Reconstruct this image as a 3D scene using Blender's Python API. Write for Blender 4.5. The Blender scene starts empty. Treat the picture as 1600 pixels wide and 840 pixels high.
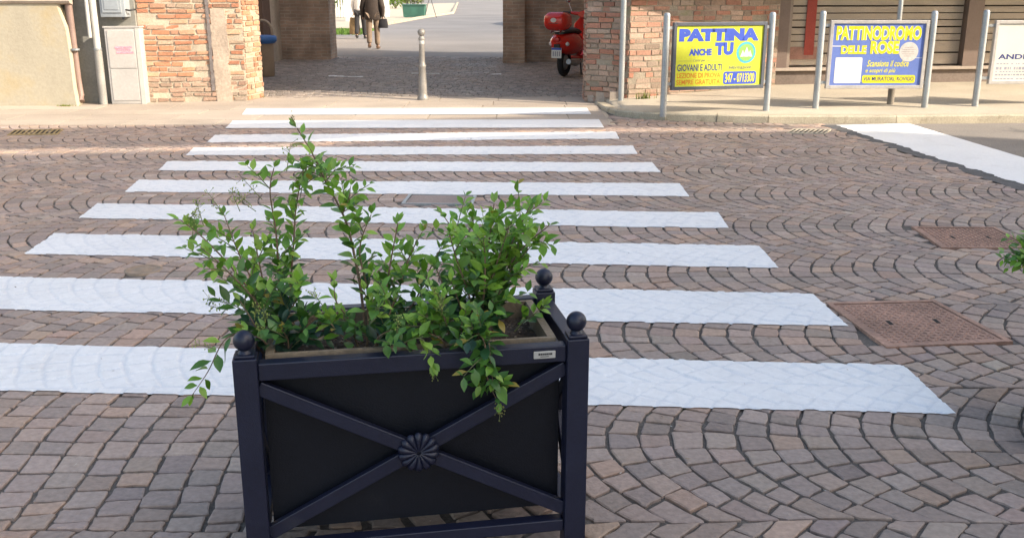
import bpy, bmesh, math, random
import numpy as np
from mathutils import Vector, Matrix
from mathutils.bvhtree import BVHTree
from mathutils import noise as mnoise

random.seed(7)
S = bpy.context.scene
C = S.collection
R = math.radians
PI = math.pi

# ------------------------------------------------------------------ camera, sky, sun, exposure
CAM_H, PITCH, FOC = 1.55, R(15.87), 1530.0
F2 = FOC / math.cos(PITCH) ** 2
cam = bpy.data.objects.new('camera', bpy.data.cameras.new('camera'))
C.objects.link(cam)
cam.location = (0, 0, CAM_H)
cam.rotation_euler = (PI / 2 - PITCH, 0, 0)
cam.data.sensor_width = 36
cam.data.lens = 36 * FOC / 1600
cam.data.clip_end = 1500
cam.data.clip_start = 0.05
S.camera = cam
S.render.resolution_x, S.render.resolution_y = 1024, 537

SUN_AZ, SUN_EL = R(24), R(30)          # to the right and a little behind the camera
SUN = Vector((math.cos(SUN_AZ) * math.cos(SUN_EL), -math.sin(SUN_AZ) * math.cos(SUN_EL), math.sin(SUN_EL)))
w = bpy.data.worlds.new('World')
S.world = w
w.use_nodes = True
nt = w.node_tree
sky = nt.nodes.new('ShaderNodeTexSky')
sky.sky_type = 'NISHITA'
sky.sun_disc = False
sky.sun_elevation = SUN_EL
sky.sun_rotation = math.atan2(SUN.x, SUN.y)
sky.dust_density = 2.5
sky.ozone_density = 0.6
bg = nt.nodes['Background']
bg.inputs['Strength'].default_value = 0.15
nt.links.new(sky.outputs[0], bg.inputs[0])
sl = bpy.data.lights.new('sun', 'SUN')
sl.energy = 2.8
sl.angle = R(0.5)
sl.color = (1.0, 0.92, 0.82)
so = bpy.data.objects.new('sun', sl)
C.objects.link(so)
so.rotation_euler = (-SUN).to_track_quat('-Z', 'Y').to_euler()
S.view_settings.view_transform = 'Standard'
S.view_settings.look = 'None'
S.view_settings.gamma = 1
S.view_settings.use_curve_mapping = False
S.view_settings.exposure = 1.5
S.view_settings.use_white_balance = True
S.view_settings.white_balance_temperature = 7200
S.cycles.max_bounces = 12
S.cycles.diffuse_bounces = 8

# ------------------------------------------------------------------ measuring: photo pixel -> place
def gp(px, py, z=0.0):
    d = py + 15.0
    return Vector(((px - 800) * (CAM_H - z) / (d * math.cos(PITCH)), (CAM_H - z) * (F2 / d - math.tan(PITCH)), z))

def at(px, py, Y):
    d = py + 15.0
    hz = Y / (F2 / d - math.tan(PITCH))
    return Vector(((px - 800) * hz / (d * math.cos(PITCH)), Y, CAM_H - hz))

# ------------------------------------------------------------------ object helpers
def tag(o, label=None, cat=None, group=None, kind=None):
    if label: o['label'] = label
    if cat: o['category'] = cat
    if group: o['group'] = group
    if kind: o['kind'] = kind
    return o

def thing(name, label, cat, loc=(0, 0, 0), rz=0.0, group=None):
    o = bpy.data.objects.new(name, None)
    o.empty_display_size = 0.1
    C.objects.link(o)
    o.location = loc
    o.rotation_euler = (0, 0, rz)
    return tag(o, label, cat, group)

def copy_tree(o, parent=None):
    c = o.copy()
    C.objects.link(c)
    c.parent = parent
    for ch in [x for x in bpy.data.objects if x.parent == o]:
        copy_tree(ch, c)
    return c

class MB:
    def __init__(s):
        s.v = []; s.f = []; s.c = []; s.sm = []
        s.M = Matrix.Identity(4); s.col = (1, 1, 1); s.smooth = False
    def add(s, vs, fs, col=None, smooth=None):
        n = len(s.v)
        s.v += [tuple(s.M @ Vector(p)) for p in vs]
        s.f += [tuple(i + n for i in f) for f in fs]
        s.c += [col or s.col] * len(fs)
        s.sm += [s.smooth if smooth is None else smooth] * len(fs)
    def box(s, a, b, col=None, jit=0.0):
        (x0, y0, z0), (x1, y1, z1) = a, b
        vs = [(x0, y0, z0), (x1, y0, z0), (x1, y1, z0), (x0, y1, z0), (x0, y0, z1), (x1, y0, z1), (x1, y1, z1), (x0, y1, z1)]
        if jit: vs = [tuple(q + random.uniform(-jit, jit) for q in p) for p in vs]
        s.add(vs, [(0, 3, 2, 1), (4, 5, 6, 7), (0, 1, 5, 4), (1, 2, 6, 5), (2, 3, 7, 6), (3, 0, 4, 7)], col, False)
    def rbox(s, a, b, r, col=None, seg=3):
        bm = bmesh.new()
        bmesh.ops.create_cube(bm, size=1)
        sz = [b[i] - a[i] for i in range(3)]
        for q in bm.verts:
            q.co = Vector([(a[i] + b[i]) / 2 + q.co[i] * sz[i] for i in range(3)])
        bmesh.ops.bevel(bm, geom=bm.edges[:], offset=r, segments=seg, profile=0.5, affect='EDGES')
        s.bm(bm, col, seg > 2)
    def bm(s, bm, col=None, smooth=None):
        bm.verts.index_update()
        s.add([q.co.copy() for q in bm.verts], [[q.index for q in f.verts] for f in bm.faces], col, smooth)
        bm.free()
    def prism(s, poly, axis_a, axis_b, org, ext, col=None):
        n = len(poly); o = Vector(org); A = Vector(axis_a); B = Vector(axis_b); E = Vector(ext)
        vs = [o + A * p[0] + B * p[1] for p in poly] + [o + A * p[0] + B * p[1] + E for p in poly]
        s.add(vs, [tuple(range(n))[::-1], tuple(range(n, 2 * n))] + [(i, (i + 1) % n, n + (i + 1) % n, n + i) for i in range(n)], col, False)
    def tube(s, pts, rad, n=8, col=None, cap=True, smooth=True):
        pts = [Vector(p) for p in pts]
        rad = rad if isinstance(rad, (list, tuple)) else [rad] * len(pts)
        vs = []; fs = []
        up = Vector((0.13, 0.31, 0.94))
        for i, p in enumerate(pts):
            t = (pts[min(i + 1, len(pts) - 1)] - pts[max(i - 1, 0)]).normalized()
            a = t.cross(up)
            if a.length < 0.1: a = t.cross(Vector((1, 0, 0)))
            a.normalize(); b = t.cross(a)
            up = a.cross(t) if False else up
            for k in range(n):
                q = 2 * PI * k / n
                vs.append(p + (a * math.cos(q) + b * math.sin(q)) * rad[i])
        for i in range(len(pts) - 1):
            for k in range(n):
                k2 = (k + 1) % n
                fs.append((i * n + k, i * n + k2, (i + 1) * n + k2, (i + 1) * n + k))
        s.add(vs, fs, col, smooth)
        if cap:
            m = len(vs)
            s.add(vs[:n], [tuple(range(n))[::-1]], col, False)
            s.add(vs[m - n:], [tuple(range(n))], col, False)
    def lathe(s, prof, n=20, org=(0, 0, 0), col=None, smooth=True, sx=1.0, sy=1.0):
        vs = []; fs = []
        for r, z in prof:
            for k in range(n):
                q = 2 * PI * k / n
                vs.append((org[0] + r * math.cos(q) * sx, org[1] + r * math.sin(q) * sy, org[2] + z))
        for i in range(len(prof) - 1):
            for k in range(n):
                k2 = (k + 1) % n
                fs.append((i * n + k, i * n + k2, (i + 1) * n + k2, (i + 1) * n + k))
        s.add(vs, fs, col, smooth)
        m = len(vs)
        s.add(vs[:n], [tuple(range(n))[::-1]], col, False)
        s.add(vs[m - n:], [tuple(range(n))], col, False)
    def ball(s, c, r, col=None, sz=1.0, n=16):
        prof = [(max(0.0005, r * math.sin(PI * i / n)), -r * sz * math.cos(PI * i / n)) for i in range(n + 1)]
        s.lathe(prof, n + 4, c, col)
    def loft(s, rings, col=None, n=14, smooth=True):
        # rings: (centre, half-width along U, half-width along V, U, V)
        vs = []; fs = []
        for c, a, b, U, V in rings:
            for k in range(n):
                q = 2 * PI * k / n
                vs.append(Vector(c) + Vector(U) * a * math.cos(q) + Vector(V) * b * math.sin(q))
        for i in range(len(rings) - 1):
            for k in range(n):
                k2 = (k + 1) % n
                fs.append((i * n + k, i * n + k2, (i + 1) * n + k2, (i + 1) * n + k))
        s.add(vs, fs, col, smooth)
        m = len(vs)
        s.add(vs[:n], [tuple(range(n))[::-1]], col, False)
        s.add(vs[m - n:], [tuple(range(n))], col, False)
    def build(s, name, m, parent=None, bevel=0.0):
        me = bpy.data.meshes.new(name)
        me.from_pydata(s.v, [], s.f)
        me.polygons.foreach_set('use_smooth', s.sm)
        a = me.attributes.new('Col', 'FLOAT_COLOR', 'FACE')
        a.data.foreach_set('color', np.array([tuple(c) + (1,) for c in s.c], dtype=np.float32).ravel())
        bm = bmesh.new(); bm.from_mesh(me)
        bmesh.ops.recalc_face_normals(bm, faces=bm.faces)
        if bevel:
            ed = [e for e in bm.edges if len(e.link_faces) == 2 and e.calc_face_angle(0) > 0.6]
            bmesh.ops.bevel(bm, geom=ed, offset=bevel, segments=2, profile=0.5, affect='EDGES')
        bm.to_mesh(me); bm.free()
        me.materials.append(m)
        o = bpy.data.objects.new(name, me)
        C.objects.link(o)
        o.parent = parent
        return o

# ------------------------------------------------------------------ materials
def mat(name, col=(0.5, 0.5, 0.5), rough=0.6, metal=0.0, attr=False, n1=(6.0, 0.15), n2=(60.0, 0.12), bump=0.0, bscale=120.0,
        stain=None, spec=0.5, coat=0.0, trans=None, rvar=0.0):
    m = bpy.data.materials.new(name)
    m.use_nodes = True
    t = m.node_tree; N = t.nodes; L = t.links
    b = N['Principled BSDF']
    b.inputs['Roughness'].default_value = rough
    b.inputs['Metallic'].default_value = metal
    b.inputs['Specular IOR Level'].default_value = spec
    b.inputs['Coat Weight'].default_value = coat
    geo = N.new('ShaderNodeNewGeometry')
    if attr:
        a = N.new('ShaderNodeAttribute'); a.attribute_name = 'Col'
        cur = a.outputs['Color']
        if col != (0.5, 0.5, 0.5):
            mx = N.new('ShaderNodeMix'); mx.data_type = 'RGBA'; mx.blend_type = 'MULTIPLY'; mx.inputs[0].default_value = 1
            L.new(cur, mx.inputs[6]); mx.inputs[7].default_value = (*col, 1)
            cur = mx.outputs[2]
    else:
        rgb = N.new('ShaderNodeRGB'); rgb.outputs[0].default_value = (*col, 1)
        cur = rgb.outputs[0]
    first = None
    for sc, amt in (n1, n2):
        if amt <= 0: continue
        tx = N.new('ShaderNodeTexNoise'); tx.inputs['Scale'].default_value = sc; tx.inputs['Detail'].default_value = 5
        L.new(geo.outputs['Position'], tx.inputs['Vector'])
        mr = N.new('ShaderNodeMapRange')
        mr.inputs[1].default_value = 0.25; mr.inputs[2].default_value = 0.75
        mr.inputs[3].default_value = 1 - amt; mr.inputs[4].default_value = 1 + amt
        L.new(tx.outputs['Fac'], mr.inputs[0])
        mx = N.new('ShaderNodeMix'); mx.data_type = 'RGBA'; mx.blend_type = 'MULTIPLY'; mx.inputs[0].default_value = 1
        L.new(cur, mx.inputs[6]); L.new(mr.outputs[0], mx.inputs[7])
        cur = mx.outputs[2]
        first = first or tx
    if stain:
        for (scol, ssc, lo, hi) in stain:
            tx = N.new('ShaderNodeTexNoise'); tx.inputs['Scale'].default_value = ssc; tx.inputs['Detail'].default_value = 7; tx.inputs['Roughness'].default_value = 0.65
            L.new(geo.outputs['Position'], tx.inputs['Vector'])
            mr = N.new('ShaderNodeMapRange'); mr.inputs[1].default_value = lo; mr.inputs[2].default_value = hi
            L.new(tx.outputs['Fac'], mr.inputs[0])
            mx = N.new('ShaderNodeMix'); mx.data_type = 'RGBA'
            L.new(mr.outputs[0], mx.inputs[0]); L.new(cur, mx.inputs[6]); mx.inputs[7].default_value = (*scol, 1)
            cur = mx.outputs[2]
    L.new(cur, b.inputs['Base Color'])
    if rvar and first:
        mr = N.new('ShaderNodeMapRange'); mr.inputs[1].default_value = 0.3; mr.inputs[2].default_value = 0.7
        mr.inputs[3].default_value = rough - rvar; mr.inputs[4].default_value = rough + rvar
        L.new(first.outputs['Fac'], mr.inputs[0]); L.new(mr.outputs[0], b.inputs['Roughness'])
    if bump:
        tx = N.new('ShaderNodeTexNoise'); tx.inputs['Scale'].default_value = bscale; tx.inputs['Detail'].default_value = 6
        L.new(geo.outputs['Position'], tx.inputs['Vector'])
        bp = N.new('ShaderNodeBump'); bp.inputs['Strength'].default_value = bump; bp.inputs['Distance'].default_value = 0.01
        L.new(tx.outputs['Fac'], bp.inputs['Height']); L.new(bp.outputs[0], b.inputs['Normal'])
    if trans:
        tr = N.new('ShaderNodeBsdfTranslucent')
        mx = N.new('ShaderNodeMix'); mx.data_type = 'RGBA'; mx.blend_type = 'MULTIPLY'; mx.inputs[0].default_value = 1
        L.new(cur, mx.inputs[6]); mx.inputs[7].default_value = (1.3, 1.5, 0.6, 1)
        L.new(mx.outputs[2], tr.inputs[0])
        ms = N.new('ShaderNodeMixShader'); ms.inputs[0].default_value = trans
        L.new(b.outputs[0], ms.inputs[1]); L.new(tr.outputs[0], ms.inputs[2])
        L.new(ms.outputs[0], N['Material Output'].inputs[0])
    return m

def brick_mat(name, c1, c2, mort, scale=1.0, rough=0.9):
    m = bpy.data.materials.new(name); m.use_nodes = True
    t = m.node_tree; N = t.nodes; L = t.links; b = N['Principled BSDF']; b.inputs['Roughness'].default_value = rough
    geo = N.new('ShaderNodeNewGeometry'); sp = N.new('ShaderNodeSeparateXYZ'); L.new(geo.outputs['Position'], sp.inputs[0])
    ad = N.new('ShaderNodeMath'); L.new(sp.outputs[0], ad.inputs[0]); L.new(sp.outputs[1], ad.inputs[1])
    cb = N.new('ShaderNodeCombineXYZ'); L.new(ad.outputs[0], cb.inputs[0]); L.new(sp.outputs[2], cb.inputs[1])
    nz = N.new('ShaderNodeTexNoise'); nz.inputs['Scale'].default_value = 5; L.new(geo.outputs['Position'], nz.inputs['Vector'])
    va = N.new('ShaderNodeVectorMath'); va.operation = 'MULTIPLY_ADD'; va.inputs[1].default_value = (0.05, 0.05, 0)
    L.new(nz.outputs['Color'], va.inputs[0]); L.new(cb.outputs[0], va.inputs[2])
    br = N.new('ShaderNodeTexBrick'); br.inputs['Scale'].default_value = scale
    br.inputs['Color1'].default_value = (*c1, 1); br.inputs['Color2'].default_value = (*c2, 1); br.inputs['Mortar'].default_value = (*mort, 1)
    br.inputs['Brick Width'].default_value = 0.27; br.inputs['Row Height'].default_value = 0.075; br.inputs['Mortar Size'].default_value = 0.01; br.inputs['Mortar Smooth'].default_value = 0.4
    L.new(va.outputs[0], br.inputs['Vector'])
    n2 = N.new('ShaderNodeTexNoise'); n2.inputs['Scale'].default_value = 2.2; n2.inputs['Detail'].default_value = 8; L.new(geo.outputs['Position'], n2.inputs['Vector'])
    mr = N.new('ShaderNodeMapRange'); mr.inputs[1].default_value = 0.3; mr.inputs[2].default_value = 0.7; mr.inputs[3].default_value = 0.55; mr.inputs[4].default_value = 1.25
    L.new(n2.outputs['Fac'], mr.inputs[0])
    mx = N.new('ShaderNodeMix'); mx.data_type = 'RGBA'; mx.blend_type = 'MULTIPLY'; mx.inputs[0].default_value = 1
    L.new(br.outputs['Color'], mx.inputs[6]); L.new(mr.outputs[0], mx.inputs[7]); L.new(mx.outputs[2], b.inputs['Base Color'])
    bp = N.new('ShaderNodeBump'); bp.inputs['Strength'].default_value = 0.6; bp.inputs['Distance'].default_value = 0.012; bp.invert = True
    L.new(br.outputs['Fac'], bp.inputs['Height']); L.new(bp.outputs[0], b.inputs['Normal'])
    return m

M = {
    'cobble': mat('porphyry_cobble', attr=True, rough=0.68, spec=0.35, n1=(0.9, 0.10), n2=(45, 0.18), bump=0.55, bscale=55, rvar=0.12),
    'joint': mat('joint_sand', (0.115, 0.100, 0.085), 0.95, n1=(3, 0.3), n2=(80, 0.35), bump=0.6, bscale=150,
                 stain=[((0.06, 0.075, 0.03), 1.6, 0.58, 0.70)]),
    'paint': mat('road_paint', (0.75, 0.75, 0.735), 0.6, attr=True, n1=(1.5, 0.05), n2=(30, 0.06), bump=0.3, bscale=70,
                 stain=[((0.58, 0.565, 0.54), 2.6, 0.58, 0.85), ((0.36, 0.32, 0.29), 11.0, 0.71, 0.78)]),
    'paving': mat('stone_paving', (0.40, 0.33, 0.26), 0.85, n1=(1.2, 0.16), n2=(40, 0.12), bump=0.3, bscale=60),
    'concrete': mat('sidewalk_concrete', (0.42, 0.37, 0.29), 0.9, n1=(1.5, 0.14), n2=(50, 0.14), bump=0.4, bscale=80),
    'kerb': mat('kerb_stone', (0.40, 0.35, 0.26), 0.85, attr=False, n1=(4, 0.2), n2=(60, 0.2), bump=0.5, bscale=60, stain=[((0.16, 0.13, 0.08), 5, 0.58, 0.75)]),
    'asphalt': mat('asphalt', (0.22, 0.195, 0.17), 0.9, n1=(0.9, 0.18), n2=(120, 0.35), bump=0.7, bscale=160, stain=[((0.13, 0.12, 0.11), 1.1, 0.60, 0.66), ((0.12, 0.11, 0.10), 7, 0.66, 0.74)]),
    'lane': mat('lane_asphalt', (0.185, 0.175, 0.170), 0.9, n1=(0.3, 0.18), n2=(50, 0.15), bump=0.4, bscale=150),
    'tar': mat('tar_edge', (0.085, 0.085, 0.088), 0.8, n1=(8, 0.3), n2=(90, 0.3), bump=0.6, bscale=90),
    'brick': mat('old_brick', attr=True, rough=0.9, n1=(2.5, 0.22), n2=(40, 0.2), bump=0.6, bscale=70, stain=[((0.40, 0.34, 0.27), 5.5, 0.64, 0.80)]),
    'mortar': mat('lime_mortar', (0.40, 0.34, 0.26), 0.95, n1=(3, 0.25), n2=(50, 0.2), bump=0.6, bscale=60),
    'mortar_r': mat('cement_mortar', (0.27, 0.23, 0.18), 0.95, n1=(3, 0.25), n2=(50, 0.2), bump=0.6, bscale=60, stain=[((0.16, 0.16, 0.07), 2.2, 0.52, 0.70)]),
    'brick_in': brick_mat('sooty_brick', (0.46, 0.31, 0.22), (0.36, 0.26, 0.19), (0.44, 0.36, 0.28)),
    'stone': mat('quoin_stone', (0.36, 0.29, 0.23), 0.9, n1=(3, 0.25), n2=(30, 0.2), bump=0.6, bscale=40),
    'plaster': mat('ochre_plaster', (0.375, 0.335, 0.255), 0.92, n1=(1.3, 0.14), n2=(25, 0.08), bump=0.25, bscale=30,
                   stain=[((0.38, 0.295, 0.16), 1.3, 0.50, 0.72), ((0.35, 0.32, 0.28), 3.5, 0.62, 0.8)]),
    'greyplaster': mat('grey_render', (0.24, 0.235, 0.21), 0.92, n1=(2, 0.2), n2=(30, 0.12), bump=0.3, bscale=40),
    'dado': mat('passage_render', (0.50, 0.44, 0.36), 0.92, n1=(1.6, 0.3), n2=(20, 0.15), bump=0.4, bscale=30),
    'wood_dark': mat('dark_wood', (0.14, 0.085, 0.06), 0.7, n1=(5, 0.3), n2=(40, 0.2)),
    'pipe': mat('copper_brown_pipe', (0.22, 0.15, 0.125), 0.55, n1=(5, 0.2), n2=(50, 0.1)),
    'pvc': mat('pale_pvc', (0.46, 0.45, 0.41), 0.5, n1=(5, 0.1), n2=(50, 0.05)),
    'cabinet': mat('grey_cabinet', (0.42, 0.40, 0.375), 0.6, n1=(3, 0.1), n2=(30, 0.08), stain=[((0.26, 0.25, 0.23), 4, 0.62, 0.8)]),
    'meter': mat('grey_meter', (0.30, 0.33, 0.35), 0.5, n1=(3, 0.1), n2=(30, 0.08)),
    'pink': mat('faded_pink_sticker', (0.62, 0.28, 0.34), 0.6, n1=(60, 0.4), n2=(90, 0.3)),
    'galv': mat('galvanised_steel', (0.34, 0.36, 0.37), 0.45, 0.55, n1=(4, 0.15), n2=(60, 0.12)),
    'cast': mat('painted_bollard', (0.25, 0.235, 0.215), 0.5, 0.2, n1=(5, 0.15), n2=(40, 0.1)),
    'frame_dark': mat('dark_frame', (0.085, 0.095, 0.115), 0.45, 0.2, n2=(40, 0.1)),
    'frame_light': mat('aluminium_frame', (0.42, 0.40, 0.38), 0.5, 0.3, n2=(40, 0.1)),
    'yellow': mat('poster_yellow', (0.515, 0.546, 0.039), 0.5, n1=(4, 0.10), n2=(60, 0.06), bump=0.25, bscale=9),
    'blue': mat('poster_blue', (0.112, 0.173, 0.446), 0.5, n1=(4, 0.12), n2=(60, 0.06), bump=0.25, bscale=9),
    'ink_blue': mat('ink_blue', (0.03, 0.075, 0.42), 0.5, n2=(60, 0.05)),
    'ink_navy': mat('ink_navy', (0.02, 0.035, 0.16), 0.5, n2=(60, 0.05)),
    'ink_orange': mat('ink_orange', (0.576, 0.194, 0.014), 0.5, n2=(60, 0.05)),
    'ink_yellow': mat('ink_yellow', (0.697, 0.623, 0.016), 0.5, n2=(60, 0.05)),
    'ink_green': mat('ink_green', (0.22, 0.55, 0.10), 0.5, n2=(60, 0.05)),
    'ink_teal': mat('ink_teal', (0.05, 0.36, 0.46), 0.5, n2=(60, 0.05)),
    'ink_grey': mat('ink_grey', (0.28, 0.28, 0.33), 0.5, n2=(60, 0.05)),
    'white': mat('white_print', (0.663, 0.663, 0.629), 0.5, n1=(3, 0.04), n2=(60, 0.03)),
    'cream': mat('cream_print', (0.590, 0.574, 0.508), 0.5, n1=(3, 0.05), n2=(60, 0.03)),
    'rust': mat('rusty_iron', (0.34, 0.20, 0.145), 0.75, 0.0, n1=(3, 0.3), n2=(50, 0.3), bump=0.4, bscale=120, stain=[((0.18, 0.12, 0.10), 5, 0.55, 0.75)]),
    'iron': mat('drain_iron', (0.16, 0.13, 0.10), 0.7, 0.2, n1=(4, 0.2), n2=(60, 0.2)),
    'hole': mat('drain_void', (0.012, 0.011, 0.010), 0.95),
    'navy': mat('navy_powder_coat', (0.0062, 0.0090, 0.0275), 0.42, 0.0, n1=(5, 0.18), n2=(90, 0.15), bump=0.12, bscale=300, rvar=0.06, stain=[((0.028, 0.031, 0.042), 9, 0.60, 0.80)]),
    'navy_panel': mat('charcoal_panel', (0.0036, 0.0054, 0.0105), 0.45, 0.0, spec=0.3, n1=(3, 0.2), n2=(60, 0.15), bump=0.1, bscale=200, rvar=0.06, stain=[((0.022, 0.023, 0.023), 6, 0.66, 0.85)]),
    'liner': mat('weathered_wood', (0.20, 0.155, 0.105), 0.85, n1=(9, 0.3), n2=(60, 0.2), bump=0.4, bscale=80),
    'soil': mat('potting_soil', attr=True, rough=0.95, n1=(20, 0.3), n2=(120, 0.3), bump=0.8, bscale=160),
    'tagplate': mat('steel_plate', (0.50, 0.49, 0.46), 0.35, 0.2, n2=(60, 0.05)),
    'leaf': mat('privet_leaf', attr=True, rough=0.36, n1=(14, 0.2), n2=(120, 0.1), spec=0.45, trans=0.22),
    'stem': mat('shrub_stem', attr=True, rough=0.75, n1=(20, 0.2), n2=(90, 0.2)),
    'red': mat('red_scooter_paint', (0.60, 0.020, 0.012), 0.25, n1=(3, 0.08), n2=(30, 0.05), coat=0.5),
    'rubber': mat('tyre_rubber', (0.018, 0.018, 0.019), 0.85, n2=(60, 0.2)),
    'black': mat('black_plastic', (0.02, 0.02, 0.021), 0.5, n2=(60, 0.1)),
    'chrome': mat('chrome', (0.72, 0.72, 0.72), 0.15, 1.0, n1=(5, 0.02), n2=(50, 0.02)),
    'lens': mat('clear_lens', (0.65, 0.62, 0.60), 0.2, n2=(50, 0.05)),
    'bin': mat('beige_bin', (0.36, 0.27, 0.19), 0.55, n1=(4, 0.1), n2=(40, 0.08)),
    'binblue': mat('blue_bin_lid', (0.05, 0.16, 0.42), 0.5, n2=(40, 0.08)),
    'skin': mat('skin', (0.42, 0.26, 0.19), 0.55, n2=(40, 0.05)),
    'jacket': mat('dark_brown_jacket', (0.045, 0.032, 0.026), 0.85, n1=(8, 0.25), n2=(70, 0.2), bump=0.3, bscale=40),
    'trousers': mat('beige_trousers', (0.20, 0.145, 0.105), 0.85, n1=(8, 0.15), n2=(70, 0.1), bump=0.3, bscale=30),
    'shoe': mat('brown_shoe', (0.12, 0.07, 0.045), 0.6, n2=(40, 0.1)),
    'shirt': mat('pale_grey_shirt', (0.55, 0.55, 0.56), 0.8, n1=(8, 0.1), n2=(60, 0.08)),
    'blackcloth': mat('black_cloth', (0.02, 0.02, 0.024), 0.9, n2=(60, 0.2)),
    'bag': mat('olive_brown_bag', (0.20, 0.14, 0.075), 0.8, n1=(10, 0.25), n2=(60, 0.2)),
    'hair': mat('grey_hair', (0.22, 0.20, 0.18), 0.7, n1=(30, 0.3), n2=(90, 0.3)),
    'greenbox': mat('green_planter', (0.035, 0.12, 0.085), 0.55, n1=(3, 0.2), n2=(40, 0.1)),
    'farwall': mat('pale_render', (0.62, 0.57, 0.48), 0.9, n1=(0.8, 0.12), n2=(20, 0.06)),
    'trim': mat('white_trim', (0.68, 0.65, 0.60), 0.8, n2=(20, 0.08)),
    'tile': mat('clay_tile', (0.33, 0.16, 0.10), 0.9, n1=(2, 0.2), n2=(20, 0.2)),
    'shutter': mat('shop_slat', (0.50, 0.435, 0.37), 0.5, n1=(2, 0.08), n2=(50, 0.06)),
    'shopframe': mat('brown_frame', (0.17, 0.125, 0.105), 0.45, 0.2, n1=(4, 0.1), n2=(40, 0.08)),
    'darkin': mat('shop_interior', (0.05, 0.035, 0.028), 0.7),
    'redsign': mat('red_banner', (0.42, 0.07, 0.055), 0.5, n1=(4, 0.1)),
    'plinth': mat('plinth_stone', (0.16, 0.125, 0.105), 0.8, n1=(3, 0.2), n2=(30, 0.15), bump=0.3, bscale=40),
    'sill': mat('sill_stone', (0.36, 0.30, 0.25), 0.85, n1=(4, 0.15), n2=(40, 0.1)),
    'added_awning': mat('added_awning_canvas', (0.30, 0.26, 0.20), 0.9, n2=(60, 0.1)),
    'bush': mat('far_leaf', attr=True, rough=0.6, n1=(3, 0.2), n2=(30, 0.15), trans=0.25),
    'grass': mat('lawn_grass', attr=True, rough=0.8, trans=0.2),
    'glass': None,
}
g = bpy.data.materials.new('shop_glass'); g.use_nodes = True
gb = g.node_tree.nodes['Principled BSDF']
gb.inputs['Base Color'].default_value = (0.9, 0.88, 0.85, 1); gb.inputs['Roughness'].default_value = 0.05
gb.inputs['Transmission Weight'].default_value = 1.0; gb.inputs['IOR'].default_value = 1.03
M['glass'] = g

# ------------------------------------------------------------------ cobbled road (fan pattern setts)
rng = np.random.default_rng(11)
COVERS = {
    'near': [gp(1290, 474), gp(1460, 470), gp(1583, 535), gp(1385, 544)],
    'far': [gp(1424, 355), gp(1555, 356), gp(1618, 388), gp(1471, 388)],
    'frame': [gp(639, 304), gp(745, 306), gp(739, 320), gp(627, 319)],
    'drain_r': [gp(1240, 202), gp(1298, 203), gp(1289, 209), gp(1229, 208)],
}
VALVE = gp(224, 421)
BAND = [gp(1305, 196), gp(1420, 193), gp(1600, 247), gp(1600, 290)]
KERB_PX = [(927, 158), (934, 165), (941, 171), (962, 180), (1000, 185), (1040, 187.5), (1120, 190), (1200, 192), (1400, 193), (1600, 191.5), (1900, 189), (2400, 186)]
KERB = [gp(x, y) for x, y in KERB_PX]

def in_quad(x, y, q, grow):
    cx = sum(p.x for p in q) / 4; cy = sum(p.y for p in q) / 4
    P = []
    for p in q:
        d = Vector((p.x - cx, p.y - cy)); P.append((p.x + math.copysign(grow, d.x), p.y + math.copysign(grow, d.y)))
    r = np.ones_like(x, dtype=bool); sg = None
    for i in range(4):
        (x0, y0), (x1, y1) = P[i], P[(i + 1) % 4]
        cr = (x1 - x0) * (y - y0) - (y1 - y0) * (x - x0)
        if sg is None: sg = np.sign((x1 - x0) * (cy - y0) - (y1 - y0) * (cx - x0))
        r &= (cr * sg > 0)
    return r

def kerb_y(x):
    return np.interp(x, [p.x for p in KERB], [p.y for p in KERB])

PAVE_Y = 11.75                                     # where the setts stop on the left
BAND_L0, BAND_L1 = BAND[0], BAND[3]
def band_left_x(y):                                # left edge of the white band, with a strip of tar
    t = (y - BAND_L0.y) / (BAND_L1.y - BAND_L0.y)
    return BAND_L0.x + (BAND_L1.x - BAND_L0.x) * t + 0.10 * np.sin(t * PI) * 0 - 0.14

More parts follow.
